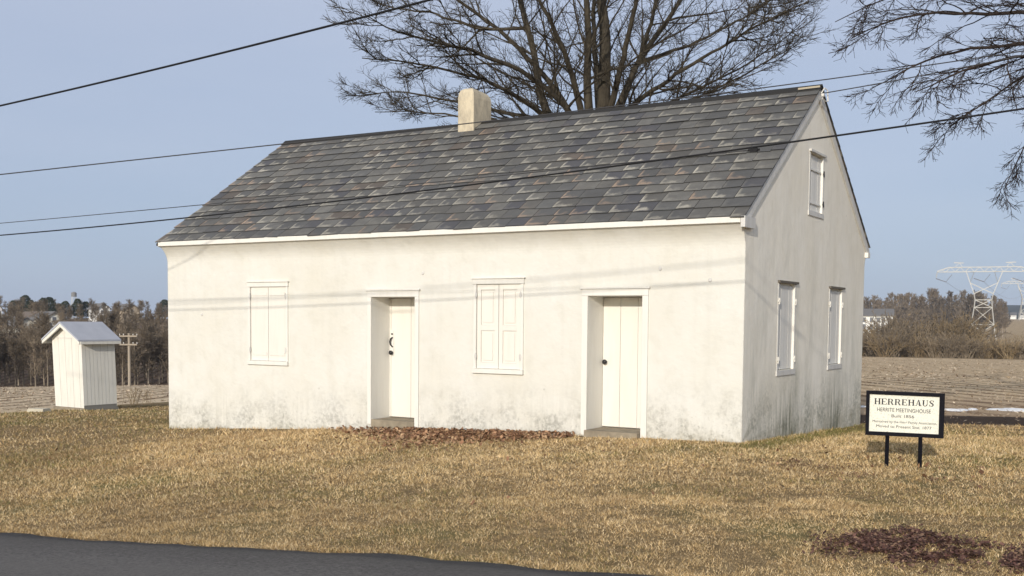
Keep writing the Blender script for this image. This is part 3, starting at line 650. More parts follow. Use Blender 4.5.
for sg in (-1, 1):
    mb = MB(); e = OW+.20; xo = -.05*2.2
    zz = lambda x: OP+.02-sl2*abs(x)
    mb.prism([(xo+sg*e, zz(e)), (xo, zz(0)), (xo, zz(0)+.05), (xo+sg*e, zz(e)+.045)], 'y', -OD-.22, OD+.09); mb.build('roof', M_OR, oh)
    mb = MB(); mb.prism([(xo+sg*e, zz(e)-.09), (xo, zz(0)-.10), (xo, zz(0)-.003), (xo+sg*e, zz(e)-.003)], 'y', -OD-.20, -OD-.16); mb.build('rake_board', M_OW, oh)
    mb = MB(); mb.box((xo+sg*e-.02, -OD-.155, zz(e)-.08), (xo+sg*e+.02, OD+.07, zz(e)-.004)); mb.build('eave_board', M_OW, oh)
mb = MB(); zt = OH+.04
mb.box((-OW-.11, -OD-.018, OH-.02), (OW-.11, -OD-.006, OH-.005)); mb.build('gable_batten', M_GTRIM, oh)
sb = gpt(39, 411.5); mb = MB(); mb.box((-.32, -.2, -.1), (.3, .22, .09), taper=.05); o = mb.build('stone_slab', M_STONE); o.location = sb; o.rotation_euler = (0, 0, .3)
M_STONE2 = mat('pale_stone', rough=.9); b = NB(M_STONE2); b.col(b.mix(b.noise(9, b.pos(), 4), C(.42, .38, .3), C(.62, .57, .46))); o.data.materials[0] = M_STONE2
tag(o, 'low pale flat stone lying in the grass left of the outhouse', 'stone')

# ------------------------------------------------------------------ bare trees
def rot_about(v, axis, ang):
    c, s = math.cos(ang), math.sin(ang); return v*c + np.cross(axis, v)*s + axis*(axis@v)*(1-c)
def unit(v): return v/max(np.linalg.norm(v), 1e-9)
def grow(rg, pts, rad, level, maxl, spec, tubes):
    """pts (n,3) and rad (n) of a branch; adds it and its children to tubes[level]."""
    tubes.append((pts, rad, level))
    if level >= maxl: return
    sp = spec[level]; n = max(1, int(rg.normal(sp['n'], sp['n']*.12)))
    seg = np.linalg.norm(np.diff(pts, axis=0), axis=1); cum = np.concatenate([[0], np.cumsum(seg)]); Ltot = cum[-1]
    ts = np.sort(rg.uniform(sp['t0'], 1, n)); ts[-1] = min(ts[-1], .98); side = rg.uniform(0, 6.28)
    for t in ts:
        l = t*Ltot; j = min(np.searchsorted(cum, l, 'right')-1, len(pts)-2); f = (l-cum[j])/max(seg[j], 1e-6)
        p = pts[j]*(1-f)+pts[j+1]*f; r = rad[j]*(1-f)+rad[j+1]*f; tg = unit(pts[j+1]-pts[j])
        side += 2.4+rg.normal(0, .5)
        ax = unit(np.cross(tg, np.array([math.cos(side), math.sin(side), .35*math.sin(side*1.7)])+1e-3))
        d = rot_about(tg, ax, math.radians(rg.normal(sp['ang'], 11)))
        ln = max(sp['lmin'], sp['len']*Ltot*(1-.62*t)*rg.uniform(.6, 1.25)); m = sp['seg']
        q = [p]; dd = d
        for k in range(m):
            dd = unit(dd + rg.normal(0, sp['wob'], 3) + np.array([0, 0, sp['up']])); q.append(q[-1]+dd*ln/m)
        r0 = min(r*.72, sp['r']*rg.uniform(.7, 1.2)*(ln/(sp['len']*Ltot+1e-6))**.5); rr = np.maximum(np.linspace(r0, r0*.35, m+1), sp['rmin'])
        grow(rg, np.array(q), rr, level+1, maxl, spec, tubes)
def tubes_mesh(name, tubes, m, parent, off, sides=(8, 6, 4, 3, 3), sel=None, linkit=True):
    Vs, Fs = [], []; n0 = 0
    for pts, rad, lv in tubes:
        if sel and not sel(lv): continue
        k = sides[min(lv, len(sides)-1)]; n = len(pts)
        t = np.gradient(pts, axis=0); t /= np.linalg.norm(t, axis=1, keepdims=True)+1e-9
        ref = np.array([.31, .17, .93]) if abs(t[0, 2]) < .8 else np.array([.93, .31, .17])
        a = np.cross(t, ref); a /= np.linalg.norm(a, axis=1, keepdims=True)+1e-9; bb = np.cross(t, a)
        an = 2*np.pi*np.arange(k)/k
        ring = pts[:, None]+(a[:, None]*np.cos(an)[None, :, None]+bb[:, None]*np.sin(an)[None, :, None])*np.asarray(rad)[:, None, None]
        Vs.append(ring.reshape(-1, 3)); i = np.arange(n*k).reshape(n, k)+n0; j = np.roll(i, -1, 1)
        Fs.append(np.stack([i[:-1], i[1:], j[1:], j[:-1]], -1).reshape(-1, 4)); n0 += n*k
    return np_mesh(name, np.concatenate(Vs)-np.asarray(off), np.concatenate(Fs), m, parent, smooth=True, linkit=linkit)
def spline(ctrl, n):
    c = np.array(ctrl, float); d = np.concatenate([[0], np.cumsum(np.linalg.norm(np.diff(c, axis=0), axis=1))]); t = np.linspace(0, d[-1], n)
    p = np.stack([np.interp(t, d, c[:, k]) for k in range(3)], -1)
    for _ in range(max(1, n//10)): p[1:-1] = .25*p[:-2]+.5*p[1:-1]+.25*p[2:]
    return p

# big tree behind the house
D = 31.
tb = at(596, 300, D); tb = np.array([tb[0], tb[1], float(height(tb[0], tb[1]))])
bt_ = empty('bare_tree', tb, 0, 'large many-stemmed bare tree behind the meetinghouse, branching above its ridge', 'tree')
fork = at(596, 150, D)
rg = np.random.default_rng(11); tubes = []
tr = spline([tb-np.array([0, 0, .3]), tb*.5+fork*.5+np.array([.05, 0, 0]), fork], 10); trunk = [(tr, np.linspace(.62, .46, 10)+np.array([.25, .1, .03]+[0]*7), 0)]
# limbs: (start px, ..., depth offsets), start radius
LIMBS = [
 ([(600, 150, 0), (604, 100, 0), (605, 40, .2), (602, -30, .6), (606, -130, 1.2), (600, -230, 1.5)], .24),
 ([(592, 150, -.2), (588, 100, -.5), (586, 40, -.9), (582, -20, -1.4), (572, -110, -2.2), (566, -190, -2.6)], .15),
 ([(585, 155, 0), (552, 128, .3), (543, 105, .4), (531, 40, .8), (520, -10, 1.2), (500, -100, 2), (490, -170, 2.6)], .15),
 ([(604, 150, 0), (617, 108, .3), (640, 62, .8), (677, 8, 1.6), (720, -50, 2.6), (750, -110, 3.4)], .13),
 ([(606, 150, 0), (622, 112, -.5), (650, 90, -1.2), (700, 62, -2.2), (745, 32, -3.2), (790, 8, -4), (808, 2, -4.4)], .085),
 ([(606, 150, 0), (626, 90, 1), (650, 30, 2), (664, -30, 3), (690, -110, 4)], .11),
 ([(604, 148, 0), (640, 118, 1.5), (690, 92, 3), (740, 70, 4.2), (780, 42, 5), (805, 22, 5.4)], .07),
 ([(602, 140, 0), (624, 60, -1), (634, 0, -2), (655, -70, -3), (670, -140, -3.6)], .11),
 ([(590, 150, 0), (566, 108, -1), (520, 72, -2), (472, 50, -3), (430, 40, -3.8), (390, 30, -4.4), (364, 14, -4.8)], .10),
 ([(585, 152, 0), (548, 120, 1.5), (500, 108, 2.8), (450, 96, 3.6), (400, 88, 4.2), (378, 92, 4.6), (356, 98, 4.8)], .085),
 ([(588, 150, 0), (560, 96, 1), (510, 40, 2.2), (455, 2, 3.2), (400, -40, 4), (350, -70, 4.6)], .10),
 ([(590, 148, 0), (572, 80, -1), (545, 20, -2.2), (510, -40, -3.2), (470, -110, -4)], .11),
 ([(588, 152, 0), (556, 122, -1), (500, 88, -2.2), (450, 74, -3), (400, 62, -3.8), (362, 58, -4.2)], .075),
 ([(586, 153, 0), (560, 132, .8), (520, 122, 1.6), (470, 116, 2.4), (420, 112, 3), (375, 112, 3.5)], .06),
 ([(600, 130, 0), (596, 60, 2), (590, 0, 3.4), (600, -80, 5), (605, -160, 6)], .11),
 ([(612, 135, 0), (650, 112, -1.5), (690, 100, -2.5), (725, 84, -3.2), (765, 62, -4), (792, 48, -4.4)], .055),
 ([(528, 28, .9), (480, 30, 1.4), (430, 10, 2), (380, 5, 2.6), (358, -8, 3)], .05),
 ([(640, 62, .8), (690, 45, 1.4), (740, 20, 2), (790, -12, 2.8)], .05),
]
spec = [dict(n=24, t0=.14, ang=42, len=.30, lmin=.6, seg=8, wob=.11, up=.045, r=.034, rmin=.009),
        dict(n=11, t0=.12, ang=40, len=.40, lmin=.35, seg=6, wob=.12, up=.03, r=.012, rmin=.0055),
        dict(n=5, t0=.15, ang=38, len=.55, lmin=.25, seg=4, wob=.11, up=.03, r=.007, rmin=.0042)]
for ctrl, r0 in LIMBS:
    p = spline([at(u, v, D+dd) for u, v, dd in ctrl], 26)
    p[1:-1] += np.cumsum(rg.normal(0, .022, (24, 3)), 0)*np.sin(np.linspace(0, np.pi, 24))[:, None]
    grow(rg, p, np.maximum(r0*(1-np.linspace(0, 1, 26)**.8)*.95+.012, .012), 0, 3, spec, tubes)
tubes_mesh('trunk', trunk, M_BARK, bt_, tb, (12,))
tubes_mesh('crown', tubes, M_BARK, bt_, tb)

# tree reaching in from the right, its trunk outside the frame
D2 = 21.
t2 = at(1215, 330, D2); t2 = np.array([t2[0], t2[1], float(height(t2[0], t2[1]))])
ov_ = empty('bare_tree', t2, 0, 'bare tree whose drooping branch tips reach in at the upper right', 'tree')
top2 = at(1190, -160, D2+1)
tr2 = spline([t2-np.array([0, 0, .3]), at(1212, 200, D2), at(1205, 40, D2+.3), top2], 14)
spec2 = [dict(n=24, t0=.13, ang=36, len=.28, lmin=.45, seg=8, wob=.13, up=-.035, r=.017, rmin=.007),
         dict(n=10, t0=.13, ang=38, len=.42, lmin=.25, seg=6, wob=.13, up=-.02, r=.009, rmin=.0046),
         dict(n=5, t0=.15, ang=37, len=.52, lmin=.16, seg=3, wob=.13, up=0, r=.005, rmin=.0036)]
LIMB2 = [
 ([(1206, 60, 0), (1120, 22, -.4), (1040, 8, -.8), (960, 6, -1.2), (900, 14, -1.5), (852, 38, -1.8)], .075),
 ([(1207, 90, 0), (1120, 60, .5), (1050, 40, .9), (990, 44, 1.2), (930, 60, 1.4), (872, 88, 1.6)], .08),
 ([(1208, 110, 0), (1130, 68, -1), (1060, 52, -1.6), (1000, 62, -2), (950, 78, -2.2), (915, 92, -2.4)], .075),
 ([(1208, 70, 0), (1110, 22, 1), (1020, -8, 1.8), (930, -10, 2.4), (865, 6, 2.8), (835, 22, 3)], .08),
 ([(1208, 120, 0), (1140, 84, .2), (1085, 78, .2), (1050, 96, .1), (1030, 128, 0), (1018, 158, 0), (1004, 190, 0)], .036),
 ([(1208, 125, 0), (1150, 95, .9), (1100, 92, 1.1), (1075, 112, 1.2), (1050, 135, 1.2), (1040, 165, 1.2)], .035),
 ([(1207, 100, 0), (1130, 60, -.8), (1060, 60, -1.1), (1010, 84, -1.3), (970, 112, -1.4), (948, 128, -1.5)], .05),
 ([(1200, 0, .2), (1140, -60, 0), (1060, -90, -.5), (960, -80, -1), (890, -50, -1.5), (850, -15, -1.8)], .09),
 ([(1202, 10, .2), (1270, -40, 0), (1340, -60, .5), (1420, -40, 1)], .09), ([(1196, -80, .6), (1240, -160, 1), (1270, -240, 1.4)], .09), ([(1196, -90, .6), (1140, -170, .6), (1090, -240, .4)], .09),
 ([(1206, 60, 0), (1180, 20, -1.5), (1120, 0, -3.2), (1080, 10, -4.4), (1050, 40, -5)], .07), ([(1206, 60, 0), (1250, 10, 2), (1290, 0, 4), (1330, 20, 5)], .07)]
tubes = []
for ctrl, r0 in LIMB2:
    p = spline([at(u, v, D2+dd) for u, v, dd in ctrl], 22)
    p[1:-1] += np.cumsum(rg.normal(0, .025, (20, 3)), 0)*np.sin(np.linspace(0, np.pi, 20))[:, None]
    grow(rg, p, np.maximum(r0*(1-np.linspace(0, 1, 22)**.7)+.009, .009), 0, 3, spec2, tubes)
tubes_mesh('trunk', [(tr2, np.linspace(.36, .14, 14), 0)], M_BARK2, ov_, t2, (12,))
tubes_mesh('crown', tubes, M_BARK2, ov_, t2)

# woodland prototypes
def wood_proto(seed, H, lean=.03, twr=.035, t0=.14):
    rg = np.random.default_rng(seed); n = 9
    zs = np.linspace(-.4, H*.8, n); p = np.stack([np.cumsum(rg.normal(0, lean, n))*H*.06, np.cumsum(rg.normal(0, lean, n))*H*.06, zs], -1); p[:2, :2] = 0
    r = np.maximum(H*.0155*(1-np.linspace(0, 1, n)*.85), .04); tubes = []
    spec = [dict(n=24, t0=t0, ang=40, len=.36, lmin=1.2, seg=5, wob=.14, up=.10, r=H*.0065, rmin=twr), dict(n=10, t0=.15, ang=40, len=.42, lmin=.7, seg=3, wob=.17, up=.06, r=H*.0032, rmin=twr*.8), dict(n=4, t0=.2, ang=40, len=.5, lmin=.45, seg=2, wob=.17, up=.04, r=.03, rmin=twr*.62)]
    grow(rg, p, r, 0, 3, spec, tubes); return tubes
WOODLABEL = 'bare grey-brown tree standing in the wood beyond the outhouse'
def place_wood(protos, spots, label, cat, group):
    for k, (x, y, s, a) in enumerate(spots):
        pr = protos[k % len(protos)]; z = float(height(x, y))
        o = pr if pr.get('used') is None else copy_tree(pr)
        pr['used'] = 1
        o.location = (x, y, z-.1); o.rotation_euler = (0, 0, a); o.scale = (s, s, s*rgw.uniform(.92, 1.1))
        if label: o['label'] = label
        o['group'] = group; o['category'] = cat
        yield o
rgw = np.random.default_rng(5)
def make_protos(name, seeds, H, label, cat, mt, mc, twr=.035):
    res = []
    for s in seeds:
        t = wood_proto(s, H, twr=twr, t0=.42 if s % 2 and H < 12 else .14); e = empty(name, (0, 0, 0), 0, label, cat)
        tubes_mesh('trunk', t, mt, e, (0, 0, 0), (6,), lambda l: l == 0); tubes_mesh('crown', t, mc, e, (0, 0, 0), (4, 4, 3, 3), lambda l: l > 0); res.append(e)
    return res
def ground_xy(th, r):
    t = math.radians(th); return CAM[0]+r*(math.sin(t)*RT[0]+math.cos(t)*_fw[0]), CAM[1]+r*(math.sin(t)*RT[1]+math.cos(t)*_fw[1])
def clear(used):
    for p in used:
        if 'used' in p: del p['used']
PW = make_protos('wood_tree', range(20, 27), 10, WOODLABEL, 'tree', M_WOOD, M_TWIG)
spots = []
for r0, r1, n, hs in ((146, 158, 92, (.58, .9)), (158, 176, 48, (.8, 1.0)), (176, 225, 40, (.7, .92)), (255, 330, 52, (.62, .8)), (340, 430, 60, (.62, .82))):
    for k in range(n):
        th = -33 + 20*(k+rgw.uniform(.1, .9))/n; r = rgw.uniform(r0, r1); x, y = ground_xy(th, r)
        spots.append((x, y, rgw.uniform(*hs), rgw.uniform(0, 6.28)))
list(place_wood(PW, spots, WOODLABEL, 'tree', 'bare trees of the wood beyond the outhouse')); clear(PW)
RIGHTLABEL = 'tall bare brown tree in the grove beyond the right hand field'
PR = make_protos('grove_tree', range(40, 45), 15, RIGHTLABEL, 'tree', M_WOOD, M_TWIG, .085)
spots = []
for r0, r1, n in ((655, 675, 48), (680, 710, 48), (715, 780, 48)):
    for k in range(n):
        th = 11 + 13.5*(k+rgw.uniform(.1, .9))/n; r = rgw.uniform(r0, r1); x, y = ground_xy(th, r); e = 1-.28*sstep(19.5, 16, th)-.2*sstep(23.4, 24.4, th)
        spots.append((x, y, rgw.uniform(1.6, 1.95)*e, rgw.uniform(0, 6.28)))
list(place_wood(PR, spots, RIGHTLABEL, 'tree', 'bare trees of the grove beyond the right field')); clear(PR)
# brush along the far edge of the right field
def brush_proto(seed, m, label, H=3.4):
    rg = np.random.default_rng(seed); tubes = []
    for k in range(26):
        a = rg.uniform(0, 6.28); sp_ = rg.uniform(.0, .6); d = unit(np.array([math.cos(a)*sp_, math.sin(a)*sp_, 1])); p0 = np.array([math.cos(a), math.sin(a), 0])*rg.uniform(0, .8); l = H*rg.uniform(.6, 1.1); q = [p0]
        for j in range(4): d = unit(d+rg.normal(0, .1, 3)+np.array([math.cos(a)*.08, math.sin(a)*.08, -.03])); q.append(q[-1]+d*l/4)
        grow(rg, np.array(q), np.linspace(.05, .02, 5), 0, 2, [dict(n=6, t0=.25, ang=34, len=.42, lmin=.4, seg=3, wob=.15, up=.04, r=.03, rmin=.022), dict(n=3, t0=.2, ang=35, len=.5, lmin=.3, seg=2, wob=.16, up=.03, r=.02, rmin=.018)], tubes)
    e = empty('brush_shrub', (0, 0, 0), 0, label, 'shrub'); tubes_mesh('stems', tubes, m, e, (0, 0, 0), (3, 3, 3)); return e
BL1 = 'tan leafless shrub in the brushy hedgerow beyond the right hand field'; BL2 = 'grey-brown leafless shrub in the brushy hedgerow beyond the right hand field'
PB1 = [brush_proto(60+k, M_BRUSH, BL1) for k in range(3)]; PB2 = [brush_proto(70+k, M_BRUSH2, BL2) for k in range(3)]
s1, s2 = [], []
for r0, r1, n in ((176, 186, 54), (188, 205, 46), (208, 235, 36)):
    for k in range(n):
        th = 9 + 22*(k+rgw.uniform(.1, .9))/n; r = rgw.uniform(r0, r1); x, y = ground_xy(th, r)
        (s1 if rgw.random() < .5 else s2).append((x, y, rgw.uniform(.9, 1.5)*(1 if th < 21.5 else .85), rgw.uniform(0, 6.28)))
for k in range(16):
    th = rgw.uniform(18.6, 22.6); x, y = ground_xy(th, rgw.uniform(212, 240)); (s1 if k % 3 else s2).append((x, y, rgw.uniform(1.9, 2.6), rgw.uniform(0, 6.28)))
list(place_wood(PB1, s1, BL1, 'shrub', 'tan shrubs of the hedgerow')); list(place_wood(PB2, s2, BL2, 'shrub', 'grey-brown shrubs of the hedgerow'))

# evergreens on the wooded hill
def evergreen(seed):
    rg = np.random.default_rng(seed); V, Fq = [], []; H = 9.
    for k in range(2600):
        z = rg.uniform(.2, 1); R = 2.9*math.sqrt(max(1-((z-.45)/.56)**2, .01))*(.85+.15*math.sin(z*19+seed)); a = rg.uniform(0, 6.28); r = R*rg.uniform(.35, 1)**.5
        c = np.array([math.cos(a)*r, math.sin(a)*r, H*z]); u = unit(rg.normal(0, 1, 3)); w = unit(np.cross(u, rg.normal(0, 1, 3))); s = rg.uniform(.25, .5); i = len(V)
        V += [c-u*s, c+w*s*.5, c+u*s]; Fq.append((i, i+1, i+2))
    e = empty('evergreen_tree', (0, 0, 0), 0); tubes_mesh('trunk', [(np.array([[0, 0, -.3], [0, 0, 4], [0, 0, 8]]), np.array([.22, .15, .05]), 0)], M_WOOD, e, (0, 0, 0), (6,))
    np_mesh('crown', np.array(V), np.array(Fq), M_PINE, e); return e
PE = [evergreen(s) for s in (1, 2, 3)]
spots = []
for u in (14, 20, 26, 31, 37, 44, 50, 60, 66, 78, 86, 165, 172):
    th = math.degrees(math.atan((u-512)/F_PX)); r = rgw.uniform(400, 430); x, y = ground_xy(th, r/math.cos(math.radians(0))); spots.append((x, y, rgw.uniform(.7, .95), rgw.uniform(0, 6)))
list(place_wood(PE, spots, 'dark green evergreen on the skyline of the wooded hill left of the meetinghouse', 'tree', 'evergreens on the wooded hill'))

# ------------------------------------------------------------------ far buildings
M_ROOFG = mat('grey_shingle_roof', (.17, .165, .165), .9); M_ROOFB = mat('brown_shingle_roof', (.16, .13, .11), .9); M_SID = mat('pale_siding', rough=.7); b = NB(M_SID); b.col(b.mix(b.noise(1, b.pos((.2, .2, 6)), 2), C(.72, .69, .6), C(.62, .6, .53)))
M_SIDW = mat('white_siding', (.78, .78, .76), .7); M_GLASS = mat('dark_window', (.13, .14, .16), .2, .5)
def far_house(u0, u1, vpeak, veave, vbase, d, label, gable_front=True, wallm=M_SID, roofm=M_ROOFG, depth=8., wins=(), cat='house'):
    c = at((u0+u1)/2, vbase, d); w = (u1-u0)*d/F_PX; he = (vbase-veave)*d/F_PX; hp = (vbase-vpeak)*d/F_PX
    az = math.atan2(c[1]-CAM[1], c[0]-CAM[0])-math.pi/2; bz = -(c[2]-float(height(c[0], c[1])))-.5
    e = empty('house' if cat == 'house' else cat, (c[0], c[1], c[2]), az + (.35 if gable_front else .0), label, cat); h = w/2
    mb = MB(); 
    if gable_front: mb.prism([(-h, bz), (h, bz), (h, he), (0, hp), (-h, he)], 'y', 0, depth)
    else: mb.prism([(0, bz), (depth, bz), (depth, he), (depth/2, hp), (0, he)], 'x', -h, h)
    mb.build('wall', wallm, e)
    for s in (-1, 1):
        mb = MB(); t = .25
        if gable_front:
            k = (hp-he)/h; mb.prism([(s*(h+.5), he-k*.5+.02), (0, hp+.02), (0, hp+t), (s*(h+.5), he-k*.5+t)], 'y', -.5, depth+.5)
        else:
            k = (hp-he)/(depth/2); f = (lambda y: y) if s < 0 else (lambda y: depth-y); mb.prism([(f(-.5), he-k*.5+.02), (f(depth/2), hp+.02), (f(depth/2), hp+t), (f(-.5), he-k*.5+t)], 'x', -h-.4, h+.4)
        mb.build('roof', roofm, e)
    for a, z in wins:
        mb = MB(); mb.box((a*h-.55, -.03, z*he-.75), (a*h+.55, .05, z*he+.75)); fo = mb.build('window', M_SIDW, e)
        mb = MB(); mb.box((a*h-.42, -.06, z*he-.62), (a*h+.42, -.035, z*he+.62)); mb.build('pane', M_GLASS, fo)
    return e
far_house(44, 65, 312.5, 319, 336, 240, 'cream gabled house with grey roof among bare trees just above the outhouse roof', wins=((-.4, .6), (.35, .6), (0, .95)))
far_house(16, 38, 318, 326, 338, 236, 'cream house half hidden by trees left of the outhouse', wins=((-.3, .5), (.4, .5)), wallm=M_SID)
far_house(30, 45, 312.5, 318, 330, 262, 'small pale house roof in the wood between two cream houses', gable_front=True, wins=((0, .6),), roofm=M_ROOFB)
far_house(98, 110, 304, 308.5, 316, 335, 'small white gabled house high on the wooded hill above the utility pole', wins=((-.3, .5), (.3, .5)), wallm=M_SIDW)
far_house(124, 140, 304.5, 309.5, 315, 338, 'tan gabled house high in the wood beside the meetinghouse corner', wallm=mat('tan_siding', (.4, .33, .25), .8), wins=((0, .5),))
far_house(-6, 2, 304, 309, 318, 325, 'white gabled house cut by the left edge of the photo', wallm=M_SIDW, wins=((.3, .5),))
far_house(846, 891, 309.5, 315.5, 331, 268, 'long white two-storey building with grey roof beyond the field right of the meetinghouse', False, M_SIDW, M_ROOFG, 9, [(a, z) for a in (-.6, -.2, .12, .4, .62, .85) for z in (.28, .72)], cat='building')
for u0, u1, t in ((1003, 1008, 'low white shed on the far hillside behind the pylon legs'), (1010.5, 1016, 'long white barn on the far hillside right of the pylon'), (1019, 1030, 'white barn on the far hillside at the right edge of the photo')):
    far_house(u0, u1, 312.5, 315, 320, 1150, t, False, M_SIDW, M_ROOFG, 14, (), cat='barn')
# lookout-like tank on the hill
p = at(74, 300, 400); e = empty('water_tank', (p[0], p[1], p[2]-5), 0, 'small grey tank on legs above the treetops of the wooded hill', 'water tank')
mb = MB(); mb.tube([(0, 0, 6.2), (0, 0, 7.6)], .95, 12); mb.tube([(0, 0, 7.6), (0, 0, 8.0)], [1., .3], 12); mb.build('tank', mat('grey_tank', (.22, .22, .22), .8), e)
for k in range(4): mb = MB(); a = k*math.pi/2+.5; mb.bar((1.2*math.cos(a), 1.2*math.sin(a), -2), (.9*math.cos(a), .9*math.sin(a), 6.2), .15); mb.build('leg', M_GTRIM, e)

# utility pole by the wood
pb = gpt(129.5, 386.2); dp = float((pb-CAM)@FW); k = dp/F_PX
M_POLE = mat('weathered_pole', rough=.9); b = NB(M_POLE); b.col(b.mix(b.noise(1, b.pos((4, 4, .5)), 4), C(.26, .22, .17), C(.42, .36, .29)))
po = empty('utility_pole', pb, YAW, 'weathered utility pole with two crossarms standing before the wood', 'utility pole'); Hp = 53*k
mb = MB(); mb.tube([(0, 0, -.5), (0, 0, Hp)], [.13, .10], 8); mb.build('pole', M_POLE, po)
for z in (Hp-.25, Hp-.95):
    mb = MB(); mb.box((-.72, -.2, z-.06), (.72, -.12, z+.06)); mb.build('crossarm', M_POLE, po)
    for x in (-.72, -.4, .4, .72): mb = MB(); mb.tube([(x, -.16, z+.07), (x, -.16, z+.2)], [.03, .04], 6); mb.build('insulator', M_GTRIM, po)
# pale weed clump behind the outhouse
wb = gpt(137, 404); rgx = np.random.default_rng(3); tubes = []
for q in range(24):
    a = rgx.uniform(0, 6.28); p0 = np.array([rgx.normal(0, .35), rgx.normal(0, .2), -.05]); d = unit(np.array([math.cos(a)*.3, math.sin(a)*.3, 1])); q_ = [p0]
    for j in range(4): d = unit(d+rgx.normal(0, .12, 3)); q_.append(q_[-1]+d*rgx.uniform(.1, .2))
    grow(rgx, np.array(q_), np.linspace(.008, .005, 5), 0, 1, [dict(n=4, t0=.3, ang=40, len=.4, lmin=.1, seg=2, wob=.2, up=.05, r=.006, rmin=.005)], tubes)
o = tubes_mesh('dry_weed', tubes, M_BRUSH, None, (0, 0, 0), (3, 3)); o.location = wb; tag(o, 'thin dry weed clump at the field edge right of the outhouse', 'weed')

# ------------------------------------------------------------------ pylons
M_STEEL = mat('galvanised_steel', (.50, .49, .45), .6, .3, .1); M_INS = mat('dark_insulator', (.10, .11, .14), .4); M_COND = mat('conductor', (.3, .31, .33), .5)
PYL_LOC = []
def pylon(u, vb, vt, d, label, half=True, az=.0, bw=.32):
    base = at(u, vb, d); gz = float(height(base[0], base[1])); base = np.array([base[0], base[1], gz]); Z = lambda v: (at(u, v, d)[2]-gz); k = d/F_PX
    e = empty('pylon', base, YAW-math.atan((u-512)/F_PX)+az, label, 'pylon')
    H = Z(vt); s = H/ (Z(265) if d > 0 else 1) if False else 1
    f = lambda q: H*q
    sect = [(0, .165), (.20, .135), (.42, .108), (.52, .10), (.60, .115), (.74, .165), (.88, .215)]    # relative height, half width in H
    tower = MB()
    def corner(j, sx, sy):
        z, w = sect[j]; dy = w if j < 4 else .08; dy = {0: .15, 1: .12, 2: .09, 3: .08}.get(j, .065); return (sx*w*H, sy*dy*H, f(z))
    for sx in (-1, 1):
        for sy in (-1, 1):
            for j in range(len(sect)-1): tower.bar(corner(j, sx, sy), corner(j+1, sx, sy), bw)
    tower.build('tower_legs', M_STEEL, e)
    br = MB()
    for j in range(0, 5):
        for sy in (-1, 1):
            if j in (0, 1, 2, 4): br.bar(corner(j, -1, sy), corner(j+1, 1, sy), bw*.62); br.bar(corner(j, 1, sy), corner(j+1, -1, sy), bw*.62)
            if j in (1, 2, 3): br.bar(corner(j, -1, sy), corner(j, 1, sy), bw*.6)
        for sx in (-1, 1):
            br.bar(corner(j, sx, -1), corner(j+1, sx, 1), bw*.55); br.bar(corner(j, sx, 1), corner(j+1, sx, -1), bw*.55)
    for sx in (-1, 1):
        for j in (5,):
            a, c = corner(5, sx, -1), corner(6, sx, -1); inn = (sx*.12*H, -.065*H, f(.88)); br.bar(a, inn, bw*.55); br.bar(a, inn, bw*.55); br.bar((inn[0], 0, inn[2]), c, bw*.5)
    br.build('bracing', M_STEEL, e)
    ar = MB(); za, zb = f(.885), f(.945); X = .57*H; yy = .035*H
    for sy in (-1, 1):
        ar.bar((-X, sy*yy, za), (X, sy*yy, za), bw*.8); ar.bar((-X*.75, sy*yy, zb), (X*.75, sy*yy, zb), bw*.8); ar.bar((-X, sy*yy, za+.01*H), (-X*.75, sy*yy, zb), bw*.8); ar.bar((X, sy*yy, za+.01*H), (X*.75, sy*yy, zb), bw*.8)
        n = 18
        for q in range(n):
            x0 = -X*.92+1.84*X*q/n; x1 = x0+1.84*X/n; ar.bar((x0, sy*yy, za if q % 2 else zb*.5+(za if abs(x0) > X*.75 else zb)*.5), (x1, sy*yy, zb*.5+(za if abs(x1) > X*.75 else zb)*.5 if q % 2 else za), bw*.5)
    for sx in (-1, 1): ar.bar((sx*X, 0, za), (sx*(X+.01*H), 0, za-.07*H), bw*.8)
    ar.build('crossarm', M_STEEL, e)
    for sx in (-1, 1):
        pk = MB(); pk.bar((sx*.26*H, 0, zb), (sx*.30*H, 0, f(1.0)), bw*.6); pk.bar((sx*.36*H, 0, zb), (sx*.30*H, 0, f(1.0)), bw*.6); pk.bar((sx*.25*H, 0, f(1.)), (sx*.37*H, 0, f(1.005)), bw*1.1); pk.build('ground_wire_peak', M_STEEL, e)
    ins = []
    for x in (-.46, 0, .46):
        m_ = (x*H, 0, za-.13*H); a = MB(); a.bar((x*H-.125*H, 0, za-.085*H), m_, .42); a.bar((x*H+.07*H, 0, za-.035*H), m_, .25); a.build('insulator_string', M_INS, e); ins.append(m_)
    bpy.context.view_layer.update()
    return [e.matrix_world @ Vector(q) for q in ins]
i1 = pylon(982, 342, 263, 560, 'tall pale lattice pylon with wide crossarm standing beyond the hedgerow')
i2 = pylon(1026, 321, 279, 1050, 'smaller far pylon partly cut by the right edge of the photo', bw=.42, az=.1)
for a, c in zip(i1, i2):
    n = 14; pts = [a.lerp(c, t)-Vector((0, 0, 9*4*t*(1-t))) for t in np.linspace(0, 1, n)]
    mb = MB(); mb.tube(pts, .07, 4); o = mb.build('power_line', M_COND); tag(o, 'thin transmission line slung between the two lattice pylons', 'power line', 'transmission lines between the pylons')

